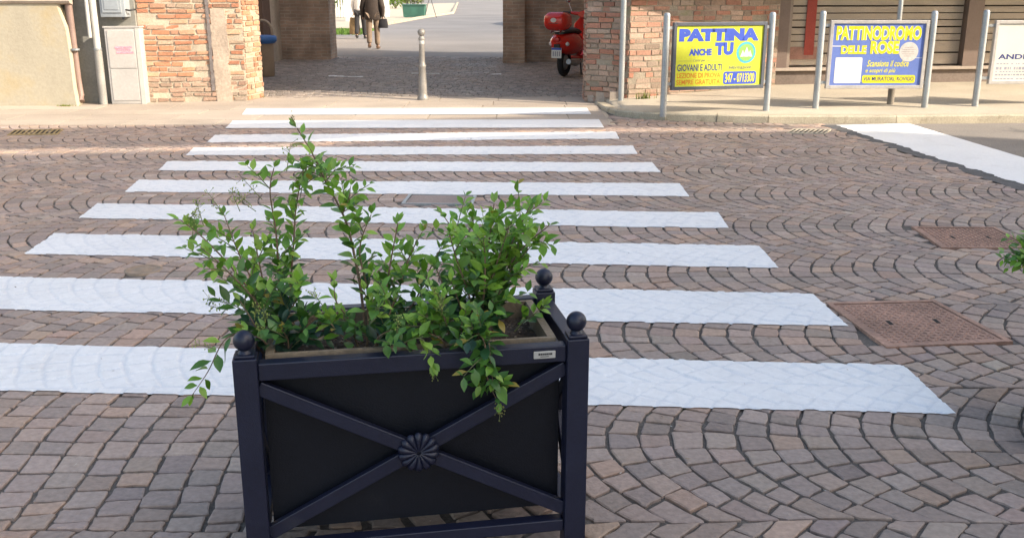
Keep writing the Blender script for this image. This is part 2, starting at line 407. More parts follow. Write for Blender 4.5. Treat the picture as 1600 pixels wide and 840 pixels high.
def stones_mesh(name, quads, cols, z_top, m, tops=None):
    """quads: (n,4,2) corners of each sett, rounded irregular tops."""
    n = len(quads)
    q = quads
    out = []
    for e in range(4):
        a = q[:, e]; b = q[:, (e + 1) % 4]
        out.append(a * 0.94 + b * 0.06)
        out.append(a * 0.5 + b * 0.5)
        out.append(a * 0.06 + b * 0.94)
    O = np.stack(out, 1)                            # (n,12,2)
    c = q.mean(1, keepdims=True)
    # shrink for the joint by an absolute amount, corners a bit more
    d = O - c
    ln = np.linalg.norm(d, axis=2, keepdims=True)
    sh = 0.0030 + rng.random((n, 12, 1)) * 0.0030
    sh[:, 0::3] += 0.0010; sh[:, 2::3] += 0.0010
    sh += rng.random((n, 1, 1)) * 0.003
    O = c + d * (1 - sh / ln) + rng.normal(0, 0.0022, (n, 12, 2))
    I = c + (O - c) * (1 - 0.006 / np.linalg.norm(O - c, axis=2, keepdims=True))
    zt = z_top + np.clip(rng.normal(0, 0.0013, (n, 1)), -0.003, 0.003)
    tilt = np.clip(rng.normal(0, 0.011, (n, 1, 2)), -0.025, 0.025)
    zi = zt + ((I - c) * tilt).sum(2)
    zo = zt - 0.0032 + ((O - c) * tilt).sum(2)
    V = np.concatenate([np.dstack([I, zi[..., None]]), np.dstack([O, zo[..., None]]), np.dstack([O, np.full((n, 12, 1), -0.045)])], 1)
    V = V.reshape(-1, 3)
    faces = []; fc = []
    base = np.arange(n) * 36
    k = np.arange(12); k2 = (k + 1) % 12
    top = base[:, None] + k[None]
    r1 = np.stack([base[:, None] + 12 + k, base[:, None] + 12 + k2, base[:, None] + k2, base[:, None] + k], 2).reshape(-1, 4)
    r2 = np.stack([base[:, None] + 24 + k, base[:, None] + 24 + k2, base[:, None] + 12 + k2, base[:, None] + 12 + k], 2).reshape(-1, 4)
    faces = top.tolist() + r1.tolist() + r2.tolist()
    fc = np.concatenate([cols, np.repeat(cols, 12, 0), np.repeat(cols, 12, 0)], 0)
    me = bpy.data.meshes.new(name)
    me.from_pydata(V.tolist(), [], faces)
    me.polygons.foreach_set('use_smooth', np.zeros(len(faces), dtype=bool))
    a = me.attributes.new('Col', 'FLOAT_COLOR', 'FACE')
    a.data.foreach_set('color', np.c_[fc, np.ones(len(fc))].astype(np.float32).ravel())
    me.materials.append(m)
    o = bpy.data.objects.new(name, me); C.objects.link(o)
    o['kind'] = 'structure'
    return o, V, faces

def sett_colors(n, base=((0.312, 0.250, 0.214), (0.282, 0.240, 0.216), (0.360, 0.265, 0.206), (0.245, 0.213, 0.197), (0.340, 0.288, 0.254)), p=(0.36, 0.27, 0.14, 0.13, 0.10)):
    B = np.array(base)
    i = rng.choice(len(B), n, p=p)
    B = B * 0.72 + B.mean(0) * 0.28
    c = B[i] * (1 + rng.normal(0, 0.085, (n, 1))) * (1 + rng.normal(0, 0.010, (n, 3))) * np.array([1.09, 1.015, 0.965])
    return np.clip(c, 0.03, 0.6)

W_ARC, Y_ARC, P_ROW, BOW = 1.09, 3.15 - 0.545, 0.118, 0.27
ts = np.linspace(0, 1, 400)
bow = lambda t: BOW * (2 * t - 1) ** 2
slope = lambda t: BOW * 4 * (2 * t - 1) / W_ARC
ls = np.concatenate([[0], np.cumsum(np.hypot(np.diff(bow(ts)), np.diff(ts) * W_ARC))]); LARC = ls[-1]
tof = lambda s: np.interp(s * LARC, ls, ts)
sm = lambda a, b, v: np.clip((v - a) / (b - a), 0, 1) ** 2 * (3 - 2 * np.clip((v - a) / (b - a), 0, 1))
quads = []
NST = 11
for k in range(-2, 11):
    y0 = Y_ARC + k * W_ARC
    off = rng.random() * P_ROW
    for j in range(-90, 100):
        u0 = j * P_ROW + off
        n = NST if j % 2 == 0 else NST - 1
        b = (np.arange(n + 1) + np.r_[0, rng.normal(0, 0.07, n - 1), 0]) / n
        if j % 2: b = np.r_[0, (np.arange(1, n + 1) - 0.5 + rng.normal(0, 0.07, n)) / n, 1]
        t = tof(b)
        wg = 1 - 0.9 * sm(0.1, -1.0, u0) * sm(4.6, 3.7, y0 + 0.5)
        m_ = slope(t) * wg
        def pt(tt, u, dy):
            t2 = np.clip(tt + dy / W_ARC, 0, 1)
            t2 = np.where((tt <= 0) | (tt >= 1), tt, t2)
            return np.stack([u + bow(t2) * wg + 0.09 * (1 - wg), y0 + t2 * W_ARC], 1)
        wob0 = rng.normal(0, 0.003); 
        lo = pt(t, u0, 0 * m_); hi = pt(t, u0 + P_ROW, -m_ * P_ROW / (1 + m_ ** 2))
        q = np.stack([lo[:-1], hi[:-1], hi[1:], lo[1:]], 1)
        quads.append(q)
Q = np.concatenate(quads)
# slow meander so the rows are not ruler-drawn
def meander(P):
    x, y = P[..., 0], P[..., 1]
    dx = 0.035 * np.sin(0.9 * y + 0.5 * x + 1.3) + 0.018 * np.sin(2.3 * y - 1.1 * x) + 0.006 * np.sin(9 * y + 4 * x)
    dy = 0.040 * np.sin(0.7 * x + 0.35 * y) + 0.018 * np.sin(1.9 * x + 1.5 * y + 2) + 0.006 * np.sin(8 * x - 5 * y)
    return np.stack([x + dx, y + dy], -1)
Q = meander(Q)
Q += rng.normal(0, 0.0022, Q.shape)
cx, cy = Q[..., 0].mean(1), Q[..., 1].mean(1)
far = np.where(cx < 1.25, PAVE_Y, kerb_y(cx) - 0.06)
keep = (cx > -9) & (cx < 8.5) & (cy > 0.4) & (cy < far) & (cx < band_left_x(cy))
area = 0.5 * np.abs((Q[:, 2, 0] - Q[:, 0, 0]) * (Q[:, 3, 1] - Q[:, 1, 1]) - (Q[:, 3, 0] - Q[:, 1, 0]) * (Q[:, 2, 1] - Q[:, 0, 1]))
keep &= area > 0.0028
for q_ in COVERS.values(): keep &= ~in_quad(cx, cy, q_, 0.004)
keep &= ((cx - VALVE.x) ** 2 + (cy - VALVE.y) ** 2) > 0.115 ** 2
Q = Q[keep]
road, RV, RF = stones_mesh('cobbled_road', Q, sett_colors(len(Q)), 0.0, M['cobble'])
bvh = BVHTree.FromPolygons([tuple(v) for v in RV], RF)

def sheet(name, pts, z, m, kind='structure'):
    mb = MB(); mb.add([(p[0], p[1], z) for p in pts], [tuple(range(len(pts)))])
    o = mb.build(name, m); o['kind'] = kind
    if o.data.polygons[0].normal.z < 0: o.data.flip_normals()
    return o

sheet('ground', [(-300, -200), (300, -200), (300, 400), (-300, 400)], -0.0100, M['joint'])
# paving in front of the gateway (sunlit slabs), grooved joints between big slabs
mb = MB()
yy = PAVE_Y
rows = []
while yy < 14.9:
    rows.append(yy); yy += 0.52
for i, y in enumerate(rows):
    x = -16.0 - (i % 2) * 0.5
    while x < 1.20:
        L_ = random.uniform(0.8, 1.25)
        x1 = min(x + L_, 1.20)
        g_ = 0.007
        c = random.uniform(0.92, 1.07)
        zz = random.uniform(-0.001, 0.001)
        sh = 0.0
        mb.box((x + g_, y + g_, -0.06), (x1 - g_, min(y + 0.52, 15.0) - g_, zz), (c, c, c))
        x = x1
mat_p = mat('paving_slab', (0.38, 0.32, 0.26), 0.85, attr=True, n1=(1.2, 0.14), n2=(40, 0.12), bump=0.3, bscale=60)
o = mb.build('paving', mat_p); o['kind'] = 'structure'
sheet('paving_bed', [(-16.5, PAVE_Y), (1.25, PAVE_Y), (1.25, 15.0), (-16.5, 15.0)], -0.009, M['mortar'])

# asphalt street beyond the white band
bl = lambda y: float(band_left_x(np.array(y)))
ky = lambda x: float(kerb_y(np.array(x)))
sheet('road', [(bl(11.9) + 0.02, 12.05), (bl(5.0) + 0.02, 5.0), (bl(1.0) + 0.02, 1.0), (30, 1.0), (30, 12.3), (9, 12.3), (5.5, 12.05)], -0.006, M['asphalt'])
# tar joint along the setts
mb = MB(); tp = []
N_ = 260
for i in range(N_ + 1):
    y = 11.75 + (6.2 - 11.75) * i / N_
    tp.append((bl(y) - 0.01 + 0.03 * mnoise.noise(Vector((0, y * 5, 1))) + 0.012 * mnoise.noise(Vector((0, y * 25, 1))), y, bl(y) + 0.24))
mb.add([(a, y, -0.001) for a, y, b in tp] + [(b, y, -0.001) for a, y, b in tp], [(i, i + 1, N_ + 2 + i, N_ + 1 + i) for i in range(N_)])
o = mb.build('tar_joint', M['tar']); o['kind'] = 'structure'

# lane behind the gateway and passage floor
Qp = []
for j in range(0, 84):
    y = 14.93 + j * 0.112
    x = -7.2 - random.random() * 0.12
    while x < 3.2:
        wd = random.uniform(0.10, 0.135)
        Qp.append([(x, y), (x + wd, y), (x + wd, y + 0.112), (x, y + 0.112)]); x += wd
Qp = np.array(Qp)
bx = 0.10 * np.sin(Qp[..., 0] * 2.4) + 0.03 * np.sin(Qp[..., 0] * 5 + Qp[..., 1])
Qp[..., 1] += bx
Qp += rng.normal(0, 0.006, Qp.shape)
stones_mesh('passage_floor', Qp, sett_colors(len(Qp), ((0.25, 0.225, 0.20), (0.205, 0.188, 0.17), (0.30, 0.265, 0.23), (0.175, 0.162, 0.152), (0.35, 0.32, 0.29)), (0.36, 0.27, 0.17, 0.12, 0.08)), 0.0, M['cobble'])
sheet('lane', [(-6.8, 24.25), (6, 24.25), (8, 60), (40, 200), (-40, 200), (-12, 60)], -0.004, M['lane'])

# ------------------------------------------------------------------ painted markings
STRIPES = [((385, 170), (917, 169), (924, 179), (378, 180)), ((364, 189), (936, 187), (944, 200), (352, 201)), ((336, 211), (962, 206), (968, 217), (323, 223)),
           ((303, 231), (989, 228), (996, 241), (290, 243)), ((262, 252), (1019, 254), (1032, 269), (247, 267)), ((217, 281), (1062, 287), (1077, 307), (195, 300)),
           ((152, 318), (1122, 332), (1139, 357), (123, 341)), ((85, 365), (1186, 384), (1217, 419), (38, 397)), ((-17, 432), (1270, 459), (1326, 510), (-95, 482)),
           ((-173, 532), (1412, 571), (1493, 647), (-285, 603))]
SLAB = ['white zebra stripe on sunlit paving, closest to the archway and bollard', 'white zebra stripe second from the archway, where the shade edge begins',
        'white zebra stripe third from the archway, level with the right kerb drain', 'white zebra stripe fourth from the archway, behind the tallest shrub sprig',
        'white zebra stripe fifth from the archway', 'white zebra stripe just beyond the framed inspection cover',
        'white zebra stripe just nearer than the framed inspection cover', 'white zebra stripe between the framed inspection cover and the round valve lid',
        'white zebra stripe touching the big rusty manhole cover, second nearest the planter', 'white zebra stripe nearest the viewer, passing right behind the navy planter']
def fb(x, y, s):                                    # smooth noise -1..1
    return mnoise.noise(Vector((x * s, y * s, 3.7)))
def paint(name, q, step, label, cat, group=None, rough_edge=0.0035):
    a, b, c, d = [Vector(p[:2]) for p in q]         # far-left, far-right, near-right, near-left
    nu = max(8, int((b - a).length / step)); nv = max(6, int((d - a).length / step))
    vs = []
    for i in range(nu + 1):
        for j in range(nv + 1):
            u, v = i / nu, j / nv
            p = (a * (1 - u) + b * u) * (1 - v) + (d * (1 - u) + c * u) * v
            ed = 0.0
            if j in (0, nv): ed = fb(p.x, p.y, 14) * rough_edge + fb(p.x, p.y, 4) * rough_edge
            p = Vector((p.x + (fb(p.x, p.y + 9, 12) * rough_edge if i in (0, nu) else 0), p.y + ed))
            h = bvh.ray_cast(Vector((p.x, p.y, 0.3)), Vector((0, 0, -1)))
            z = h[0].z if h[0] else -0.5
            vs.append([p.x, p.y, z])
    Z = np.array([v[2] for v in vs]).reshape(nu + 1, nv + 1)
    RAW = Z.copy()
    Z = np.maximum(Z, -0.0032)                      # paint fills the joints part way
    if a.y > PAVE_Y - 0.05: Z = np.maximum(Z, 0.0015)
    elif a.y > PAVE_Y - 0.6:
        Yv = np.array([v[1] for v in vs]).reshape(nu + 1, nv + 1); Z = np.where(Yv > PAVE_Y - 0.05, np.maximum(Z, 0.0015), Z)
    Zb = Z.copy()
    Zb[1:-1, 1:-1] = (Z[1:-1, 1:-1] * 4 + Z[:-2, 1:-1] + Z[2:, 1:-1] + Z[1:-1, :-2] + Z[1:-1, 2:]) / 8
    Z = np.maximum(Zb, Z) + 0.0040
    for k_, v in enumerate(vs): v[2] = float(Z.ravel()[k_])
    fs = [(i * (nv + 1) + j, i * (nv + 1) + j + 1, (i + 1) * (nv + 1) + j + 1, (i + 1) * (nv + 1) + j) for i in range(nu) for j in range(nv)]
    mb = MB(); mb.add(vs, fs, None, True)
    thin = (RAW < -0.009).ravel()
    mb.c = [((0.91, 0.925, 0.945) if sum(bool(thin[q]) for q in f) >= 2 else (1, 1, 1)) for f in fs]
    o = mb.build(name, M['paint'])
    if o.data.polygons[0].normal.z < 0: o.data.flip_normals()
    return tag(o, label, cat, group)
for i, s in enumerate(STRIPES):
    q = [gp(*p) for p in s]
    paint('zebra_stripe', q, [0.04, 0.035, 0.03, 0.025, 0.022, 0.018, 0.015, 0.012, 0.009, 0.0075][i], SLAB[i], 'road marking', 'zebra crossing stripes')
ext = [BAND[0], BAND[1], Vector((BAND[1].x + (BAND[2].x - BAND[1].x) * 1.6, BAND[1].y + (BAND[2].y - BAND[1].y) * 1.6, 0)),
       Vector((BAND[0].x + (BAND[3].x - BAND[0].x) * 1.25, BAND[0].y + (BAND[3].y - BAND[0].y) * 1.25, 0))]
q2 = []
mb = MB(); nu, nv = 300, 24; vs = []
for i in range(nu + 1):
    for j in range(nv + 1):
        u, v = i / nu, j / nv
        p = (ext[0] * (1 - u) + ext[3] * u) * (1 - v) + (ext[1] * (1 - u) + ext[2] * u) * v
        if j == 0: p = p + Vector((fb(p.x, p.y, 2.5) * 0.05 + fb(p.x, p.y, 9) * 0.04 + fb(p.x, p.y, 30) * 0.02, 0, 0))
        vs.append((p.x, p.y, 0.003 + 0.002 * fb(p.x, p.y, 8)))
mb.add(vs, [(i * (nv + 1) + j, i * (nv + 1) + j + 1, (i + 1) * (nv + 1) + j + 1, (i + 1) * (nv + 1) + j) for i in range(nu) for j in range(nv)], None, True)
o = mb.build('painted_band', M['paint'])
if o.data.polygons[0].normal.z < 0: o.data.flip_normals()
tag(o, 'broad white painted band with ragged tarry edge, running to the kerb below the signs', 'road marking')

# ------------------------------------------------------------------ covers and drains
def quad_frame(q):
    o = (q[0] + q[1] + q[2] + q[3]) / 4
    return o
def cover(name, q, label, m, studs=True):
    o = thing(name, label, 'manhole cover', quad_frame(q)); o.location.z = 0.004
    L = [p - o.location for p in q]
    def bil(u, v): return (L[0] * (1 - u) + L[1] * u) * (1 - v) + (L[3] * (1 - u) + L[2] * u) * v
    fr = MB()
    def ring(mb, a, b, z0, z1):
        ou = [bil(a, a), bil(1 - a, a), bil(1 - a, 1 - a), bil(a, 1 - a)]; inn = [bil(b, b), bil(1 - b, b), bil(1 - b, 1 - b), bil(b, 1 - b)]
        vs = [(p.x, p.y, z) for z in (z0, z1) for p in ou] + [(p.x, p.y, z) for z in (z0, z1) for p in inn]
        fs = []
        for i in range(4):
            k = (i + 1) % 4
            fs += [(4 + i, 4 + k, 12 + k, 12 + i), (i, k, 4 + k, 4 + i), (8 + i, 8 + k, 12 + k, 12 + i)]
        mb.add(vs, fs)
    ring(fr, 0.0, 0.045, -0.05, 0.004)
    fr.build('cover_frame', m, o)
    lid = MB()
    e = 0.055
    pl = [bil(e, e), bil(1 - e, e), bil(1 - e, 1 - e), bil(e, 1 - e)]
    lid.add([(p.x, p.y, z) for z in (-0.05, -0.001) for p in pl], [(4, 5, 6, 7)] + [(i, (i + 1) % 4, 4 + (i + 1) % 4, 4 + i) for i in range(4)])
    if studs:
        n = 17
        for i in range(n):
            for j in range(n):
                u = 0.075 + 0.85 * (i + 0.5) / n; v = 0.075 + 0.85 * (j + 0.5) / n
                if (abs(u - 0.3) < 0.03 or abs(u - 0.7) < 0.03) and abs(v - 0.5) < 0.06: continue
                c = bil(u, v); a = (PI / 4 if (i + j) % 2 else -PI / 4)
                dx, dy = 0.0115 * math.cos(a), 0.0115 * math.sin(a); ex, ey = -0.0035 * math.sin(a), 0.0035 * math.cos(a)
                b4 = [(c.x - dx - ex, c.y - dy - ey), (c.x + dx - ex, c.y + dy - ey), (c.x + dx + ex, c.y + dy + ey), (c.x - dx + ex, c.y - dy + ey)]
                lid.add([(x, y, -0.001) for x, y in b4] + [(x * 0.8 + c.x * 0.2, y * 0.8 + c.y * 0.2, 0.0035) for x, y in b4], [(4, 5, 6, 7)] + [(k, (k + 1) % 4, 4 + (k + 1) % 4, 4 + k) for k in range(4)])
    lid.build('cover_lid', m, o)
    if studs:
        for u in (0.3, 0.7):
            hl = MB(); c = bil(u, 0.5); hl.box((c.x - 0.010, c.y - 0.03, -0.002), (c.x + 0.010, c.y + 0.03, 0.0002)); hl.build('lift_slot', M['hole'], o)
    return o
cover('manhole_cover', COVERS['near'], 'big rusty square manhole cover beside the second nearest zebra stripe', M['rust'])
cover('manhole_cover', COVERS['far'], 'smaller looking rusty manhole cover farther off, near the leaves at the right edge', M['rust'])
paved = mat('paved_lid', (0.26, 0.205, 0.18), 0.8, n1=(4, 0.15), n2=(50, 0.15), bump=0.4, bscale=80)
o = cover('inspection_cover', COVERS['frame'], 'stone filled inspection cover with thin pale metal frame between two zebra stripes', M['galv'], False)
for ch in o.children:
    if ch.name.startswith('cover_lid'): ch.data.materials.clear(); ch.data.materials.append(paved)
mb = MB()
mb.lathe([(0.106, -0.05), (0.106, 0.002), (0.088, 0.004), (0.086, 0.0), (0.045, 0.001), (0.04, 0.006), (0.002, 0.006)], 28, VALVE)
tag(mb.build('valve_lid', mat('bronze_lid', (0.27, 0.20, 0.14), 0.7, n1=(20, 0.2))), 'small round brown valve lid set in the cobbles left of the planter shrub', 'valve lid')
def grate(name, q, n, label, m):
    c0 = quad_frame(q); o = thing(name, label, 'drain grate', c0)
    L = [p - c0 for p in q]
    bil = lambda u, v: (L[0] * (1 - u) + L[1] * u) * (1 - v) + (L[3] * (1 - u) + L[2] * u) * v
    v_ = MB(); v_.add([(p.x, p.y, 0.002) for p in L], [(0, 1, 2, 3)]); v_.build('drain_opening', M['hole'], o)
    b = MB()
    for i in range(n + 1):
        u0 = i / n - 0.16 / n if i else 0; u1 = i / n + 0.22 / n if i < n else 1
        if i == n: u0 = 1 - 0.3 / n
        p = [bil(u0, 0), bil(u1, 0), bil(u1, 1), bil(u0, 1)]
        b.add([(k.x, k.y, z) for z in (-0.02, 0.007) for k in p], [(4, 5, 6, 7)] + [(k, (k + 1) % 4, 4 + (k + 1) % 4, 4 + k) for k in range(4)])
    for v0, v1 in ((-0.08, 0.04), (0.96, 1.08)):
        p = [bil(0, v0), bil(1, v0), bil(1, v1), bil(0, v1)]
        b.add([(k.x, k.y, z) for z in (-0.02, 0.0075) for k in p], [(4, 5, 6, 7)] + [(k, (k + 1) % 4, 4 + (k + 1) % 4, 4 + k) for k in range(4)])
    b.build('grate_bar', m, o)
grate('drain_grate', COVERS['drain_r'], 8, 'slotted iron drain grate in the gutter beside the right kerb', M['concrete'])
grate('drain_grate', [gp(22, 204), gp(98, 203), gp(90, 210), gp(12, 211)], 10, 'yellowish slotted drain grate on the left, below the plastered wall', mat('ochre_iron', (0.30, 0.22, 0.10), 0.8, n1=(9, 0.3)))

# ------------------------------------------------------------------ sidewalk and kerb on the right
def kerb_dir(i):
    a = KERB[max(i - 1, 0)]; b = KERB[min(i + 1, len(KERB) - 1)]
    return (b - a).normalized()
KH = [0.02, 0.03, 0.045, 0.07, 0.08, 0.085, 0.09, 0.09, 0.095, 0.10, 0.10, 0.10]
mb = MB()
fine = []
for i in range(len(KERB) - 1):
    n = max(1, int((KERB[i + 1] - KERB[i]).length / 0.95))
    for k in range(n):
        t0, t1 = k / n, (k + 1) / n
        a = KERB[i].lerp(KERB[i + 1], t0); b = KERB[i].lerp(KERB[i + 1], t1)
        ha = KH[i] * (1 - t0) + KH[i + 1] * t0; hb = KH[i] * (1 - t1) + KH[i + 1] * t1
        d = (b - a).normalized(); nrm = Vector((-d.y, d.x, 0)); g_ = d * 0.004
        j = random.uniform(-0.006, 0.006)
        a2, b2 = a + g_ + nrm * j, b - g_ + nrm * j
        wv = nrm * 0.15; ch = nrm * 0.018
        vs = [a2 + Vector((0, 0, -0.06)), b2 + Vector((0, 0, -0.06)), a2 + Vector((0, 0, ha - 0.018)), b2 + Vector((0, 0, hb - 0.018)),
              a2 + ch + Vector((0, 0, ha)), b2 + ch + Vector((0, 0, hb)), a2 + wv + Vector((0, 0, ha)), b2 + wv + Vector((0, 0, hb)), a2 + wv + Vector((0, 0, -0.06)), b2 + wv + Vector((0, 0, -0.06))]
        mb.add(vs, [(0, 1, 3, 2), (2, 3, 5, 4), (4, 5, 7, 6), (6, 7, 9, 8), (0, 2, 4, 6, 8), (1, 9, 7, 5, 3)])
o = mb.build('kerb', M['kerb']); o['kind'] = 'structure'
# weep holes in the kerb face are dark pipes
WALL_R = [Vector((1.05, 14.30, 0)), Vector((1.62, 13.85, 0)), Vector((3.90, 14.72, 0)), Vector((12.0, 15.75, 0))]
mb = MB(); vs = []
nn = 40
for i in range(nn + 1):
    t = i / nn
    # inner edge of the kerb and wall foot, matched by arc
    s = t * (len(KERB) - 1); i0 = min(int(s), len(KERB) - 2); f = s - i0
    k_ = KERB[i0].lerp(KERB[i0 + 1], f); h_ = KH[i0] * (1 - f) + KH[i0 + 1] * f
    d = (KERB[i0 + 1] - KERB[i0]).normalized(); k_ = k_ + Vector((-d.y, d.x, 0)) * 0.145
    X = max(k_.x, 1.2)
    wy = np.interp(X, [p.x for p in WALL_R], [p.y for p in WALL_R])
    wz = np.interp(X, [1.05, 1.62, 3.9, 12], [0.03, 0.10, 0.20, 0.22])
    for v in range(7):
        u = v / 6
        z = (h_ - 0.004) * (1 - u) + wz * u
        vs.append((k_.x * (1 - u) + X * u, k_.y * (1 - u) + (wy + 0.12) * u, z))
mb.add(vs, [(i * 7 + j, i * 7 + j + 1, (i + 1) * 7 + j + 1, (i + 1) * 7 + j) for i in range(nn) for j in range(6)], None, True)
o = mb.build('sidewalk', M['concrete']); o['kind'] = 'structure'
if o.data.polygons[60].normal.z < 0: o.data.flip_normals()
swb = BVHTree.FromPolygons([tuple(v.co) for v in o.data.vertices], [tuple(p.vertices) for p in o.data.polygons])
def swz(x, y):
    h = swb.ray_cast(Vector((x, y, 2)), Vector((0, 0, -1)))
    return h[0].z if h[0] else 0.1

# ------------------------------------------------------------------ brick walls with real bricks
PAL_L = [(0.40, 0.175, 0.10), (0.42, 0.20, 0.115), (0.36, 0.16, 0.095), (0.42, 0.25, 0.16), (0.38, 0.28, 0.20), (0.31, 0.17, 0.11)]
PAL_R = [(0.36, 0.165, 0.11), (0.38, 0.205, 0.145), (0.32, 0.155, 0.11), (0.33, 0.225, 0.17), (0.38, 0.27, 0.21), (0.26, 0.195, 0.15)]
def brick_face(mb, p0, p1, z0, z1, pal, seed, hb=0.074, gap=0.011, rough=0.006, dark=None, worn=0.08):
    rd = random.Random(seed)
    p0 = Vector(p0); p1 = Vector(p1); d = (p1 - p0); L = d.length; d.normalize(); n = Vector((d.y, -d.x, 0))
    z = z0; row = 0
    while z < z1 - 0.02:
        h = min(hb * rd.uniform(0.88, 1.12), z1 - z)
        x = 0.0 if row % 2 else -0.13
        while x < L:
            l = rd.choice((0.24, 0.25, 0.225, 0.125, 0.18)) * rd.uniform(0.93, 1.07)
            a = max(x, 0); b = min(x + l, L)
            if b - a > 0.035:
                c = rd.choice(pal); k = rd.uniform(0.82, 1.15); c = tuple(v * k for v in c)
                if dark:
                    q = dark(a / L, z)
                    if q > rd.random(): c = tuple(0.35 * v + 0.65 * w_ for v, w_ in zip(c, (0.30, 0.235, 0.185)))
                dep = rd.uniform(0, 0.010) if rd.random() > worn else rd.uniform(-0.022, -0.008)
                j = lambda: rd.uniform(-rough, rough)
                wv = lambda xx: 0.012 * mnoise.noise(Vector((p0.x + xx * 1.5, row * 0.13, seed)))
                vs = []
                for e in (dep, -0.05):
                    sh = 0.003 if e == dep else 0
                    for (xx, zz) in ((a + gap / 2 + sh, z + gap / 2 + sh), (b - gap / 2 - sh, z + gap / 2 + sh), (b - gap / 2 - sh, z + h - gap / 2 - sh), (a + gap / 2 + sh, z + h - gap / 2 - sh)):
                        q = p0 + d * (xx + j()) + n * (e + j() * 0.5)
                        vs.append((q.x, q.y, zz + wv(xx) + j() * 0.6))
                mb.add(vs, [(0, 1, 2, 3), (0, 4, 5, 1), (1, 5, 6, 2), (2, 6, 7, 3), (3, 7, 4, 0)], c)
            x += l
        z += h; row += 1
def wall_block(mb, p0, p1, th, z0, z1, inset=0.006, noise=0.0):
    p0 = Vector(p0); p1 = Vector(p1); d = (p1 - p0).normalized(); n = Vector((d.y, -d.x, 0))
    a = p0 - n * inset; b = p1 - n * inset; c = p1 - n * th; e = p0 - n * th
    mb.add([(q.x, q.y, z) for z in (z0, z1) for q in (a, b, c, e)], [(0, 1, 5, 4), (1, 2, 6, 5), (2, 3, 7, 6), (3, 0, 4, 7), (4, 5, 6, 7)])

gate = thing('brick_gatehouse', 'old brick gatehouse with open passage leading to the lane', 'gatehouse', (0, 0, 0))
LW0, LW1 = Vector((-5.26, 14.17, 0)), Vector((-3.86, 14.46, 0))       # left front wall
# left pier: front bricks, jamb bricks
mb = MB()
dk = lambda u, z: 0.95 if z < 0.30 else (0.45 if z < 0.5 else 0.06)
brick_face(mb, LW0, LW1, 0.0, 2.3, PAL_L, 3, dark=dk, rough=0.011, gap=0.018, worn=0.16)
J0, J1 = LW1, Vector((-3.74, 14.95, 0))
mb_j = MB()
brick_face(mb, J0, J1, 0.0, 2.3, [(0.42, 0.22, 0.13), (0.42, 0.26, 0.17), (0.38, 0.19, 0.115), (0.40, 0.30, 0.22)], 5, rough=0.010, gap=0.017)
lp = mb.build('front_pier', M['brick'], gate); lp['label'] = 'sunlit left pier of worn orange bricks'
mb = MB(); 
d_ = (LW1 - LW0).normalized(); n_ = Vector((d_.y, -d_.x, 0))
core = [LW0 - n_ * 0.010, LW1 - n_ * 0.010 - d_ * 0.01, J1 + Vector((-0.012, 0, 0)), Vector((-5.4, 14.95, 0))]
mb.add([(q.x, q.y, z) for z in (-0.05, 2.35) for q in core], [(0, 1, 5, 4), (1, 2, 6, 5), (2, 3, 7, 6), (3, 0, 4, 7), (4, 5, 6, 7)])
mb.build('mortar', M['mortar'], lp)
# rough stone quoin let into the left pier
mb = MB()
for k in range(12):
    z0 = 0.0 + k * 0.108; z1 = z0 + 0.112
    c0 = LW0 + d_ * 0.985; wq = 0.22 + random.uniform(-0.015, 0.015)
    a = c0; b = c0 + d_ * wq
    vs = []
    for e in (0.012 + random.uniform(0, 0.004), -0.03):
        for q, z in ((a, z0), (b, z0), (b, z1), (a, z1)):
            p = q + n_ * e + d_ * random.uniform(-0.012, 0.012); vs.append((p.x, p.y, z + random.uniform(-0.003, 0.003)))
    cc = random.uniform(0.9, 0.97)
    mb.add(vs, [(0, 1, 2, 3), (0, 4, 5, 1), (1, 5, 6, 2), (2, 6, 7, 3), (3, 7, 4, 0)], (cc, cc, cc))
mb.build('stone_quoin', M['stone'], gate)
mb = MB()
a = LW0 + d_ * 0.955
for k in range(16):
    z0 = 0.15 + k * 0.085
    vs = []
    for e, s_ in ((0.016 + random.uniform(0, 0.006), 1), (-0.03, 1)):
        for o_, z in ((-0.022, z0), (0.024, z0), (0.024, z0 + 0.09), (-0.022, z0 + 0.09)):
            p = a + d_ * (o_ + random.uniform(-0.006, 0.006)) + n_ * e; vs.append((p.x, p.y, z))
    mb.add(vs, [(0, 1, 2, 3), (0, 4, 5, 1), (1, 5, 6, 2), (2, 6, 7, 3), (3, 7, 4, 0)])
mb.build('iron_post', mat('weathered_iron', (0.15, 0.13, 0.125), 0.8, n1=(12, 0.3), n2=(60, 0.2)), gate)
# right pier
mb = MB()
dkr = lambda u, z: 0.75 if z < 0.28 else 0.25
brick_face(mb, (1.06, 14.85, 0), WALL_R[0], 0.0, 2.3, PAL_R, 8, rough=0.007)
brick_face(mb, WALL_R[0], WALL_R[1], 0.0, 2.3, PAL_R, 9, dark=dkr, rough=0.009, worn=0.2)
rp = mb.build('front_pier', M['brick'], gate); rp['label'] = 'shaded right pier with mossy foot'
mb = MB()
core = [Vector((1.07, 14.85, 0)), Vector((1.075, 14.305, 0)), Vector((1.625, 13.865, 0)), Vector((1.9, 14.9, 0))]
mb.add([(q.x, q.y, z) for z in (-0.05, 2.35) for q in core], [(0, 1, 5, 4), (1, 2, 6, 5), (2, 3, 7, 6), (3, 0, 4, 7), (4, 5, 6, 7)])
mb.build('mortar', M['mortar_r'], rp)
mb = MB()
for (x, y, z, sx_, sz) in ((1.14, 14.235, 0.0, 0.10, 0.10), (1.28, 14.11, 0.0, 0.17, 0.16), (1.47, 13.95, 0.03, 0.17, 0.15)):
    mb = MB(); mb.box((x - sx_ / 2, y - 0.03, z), (x + sx_ / 2, y + 0.12, z + sz), None, 0.012); mb.build('base_stone', M['sill'], gate)
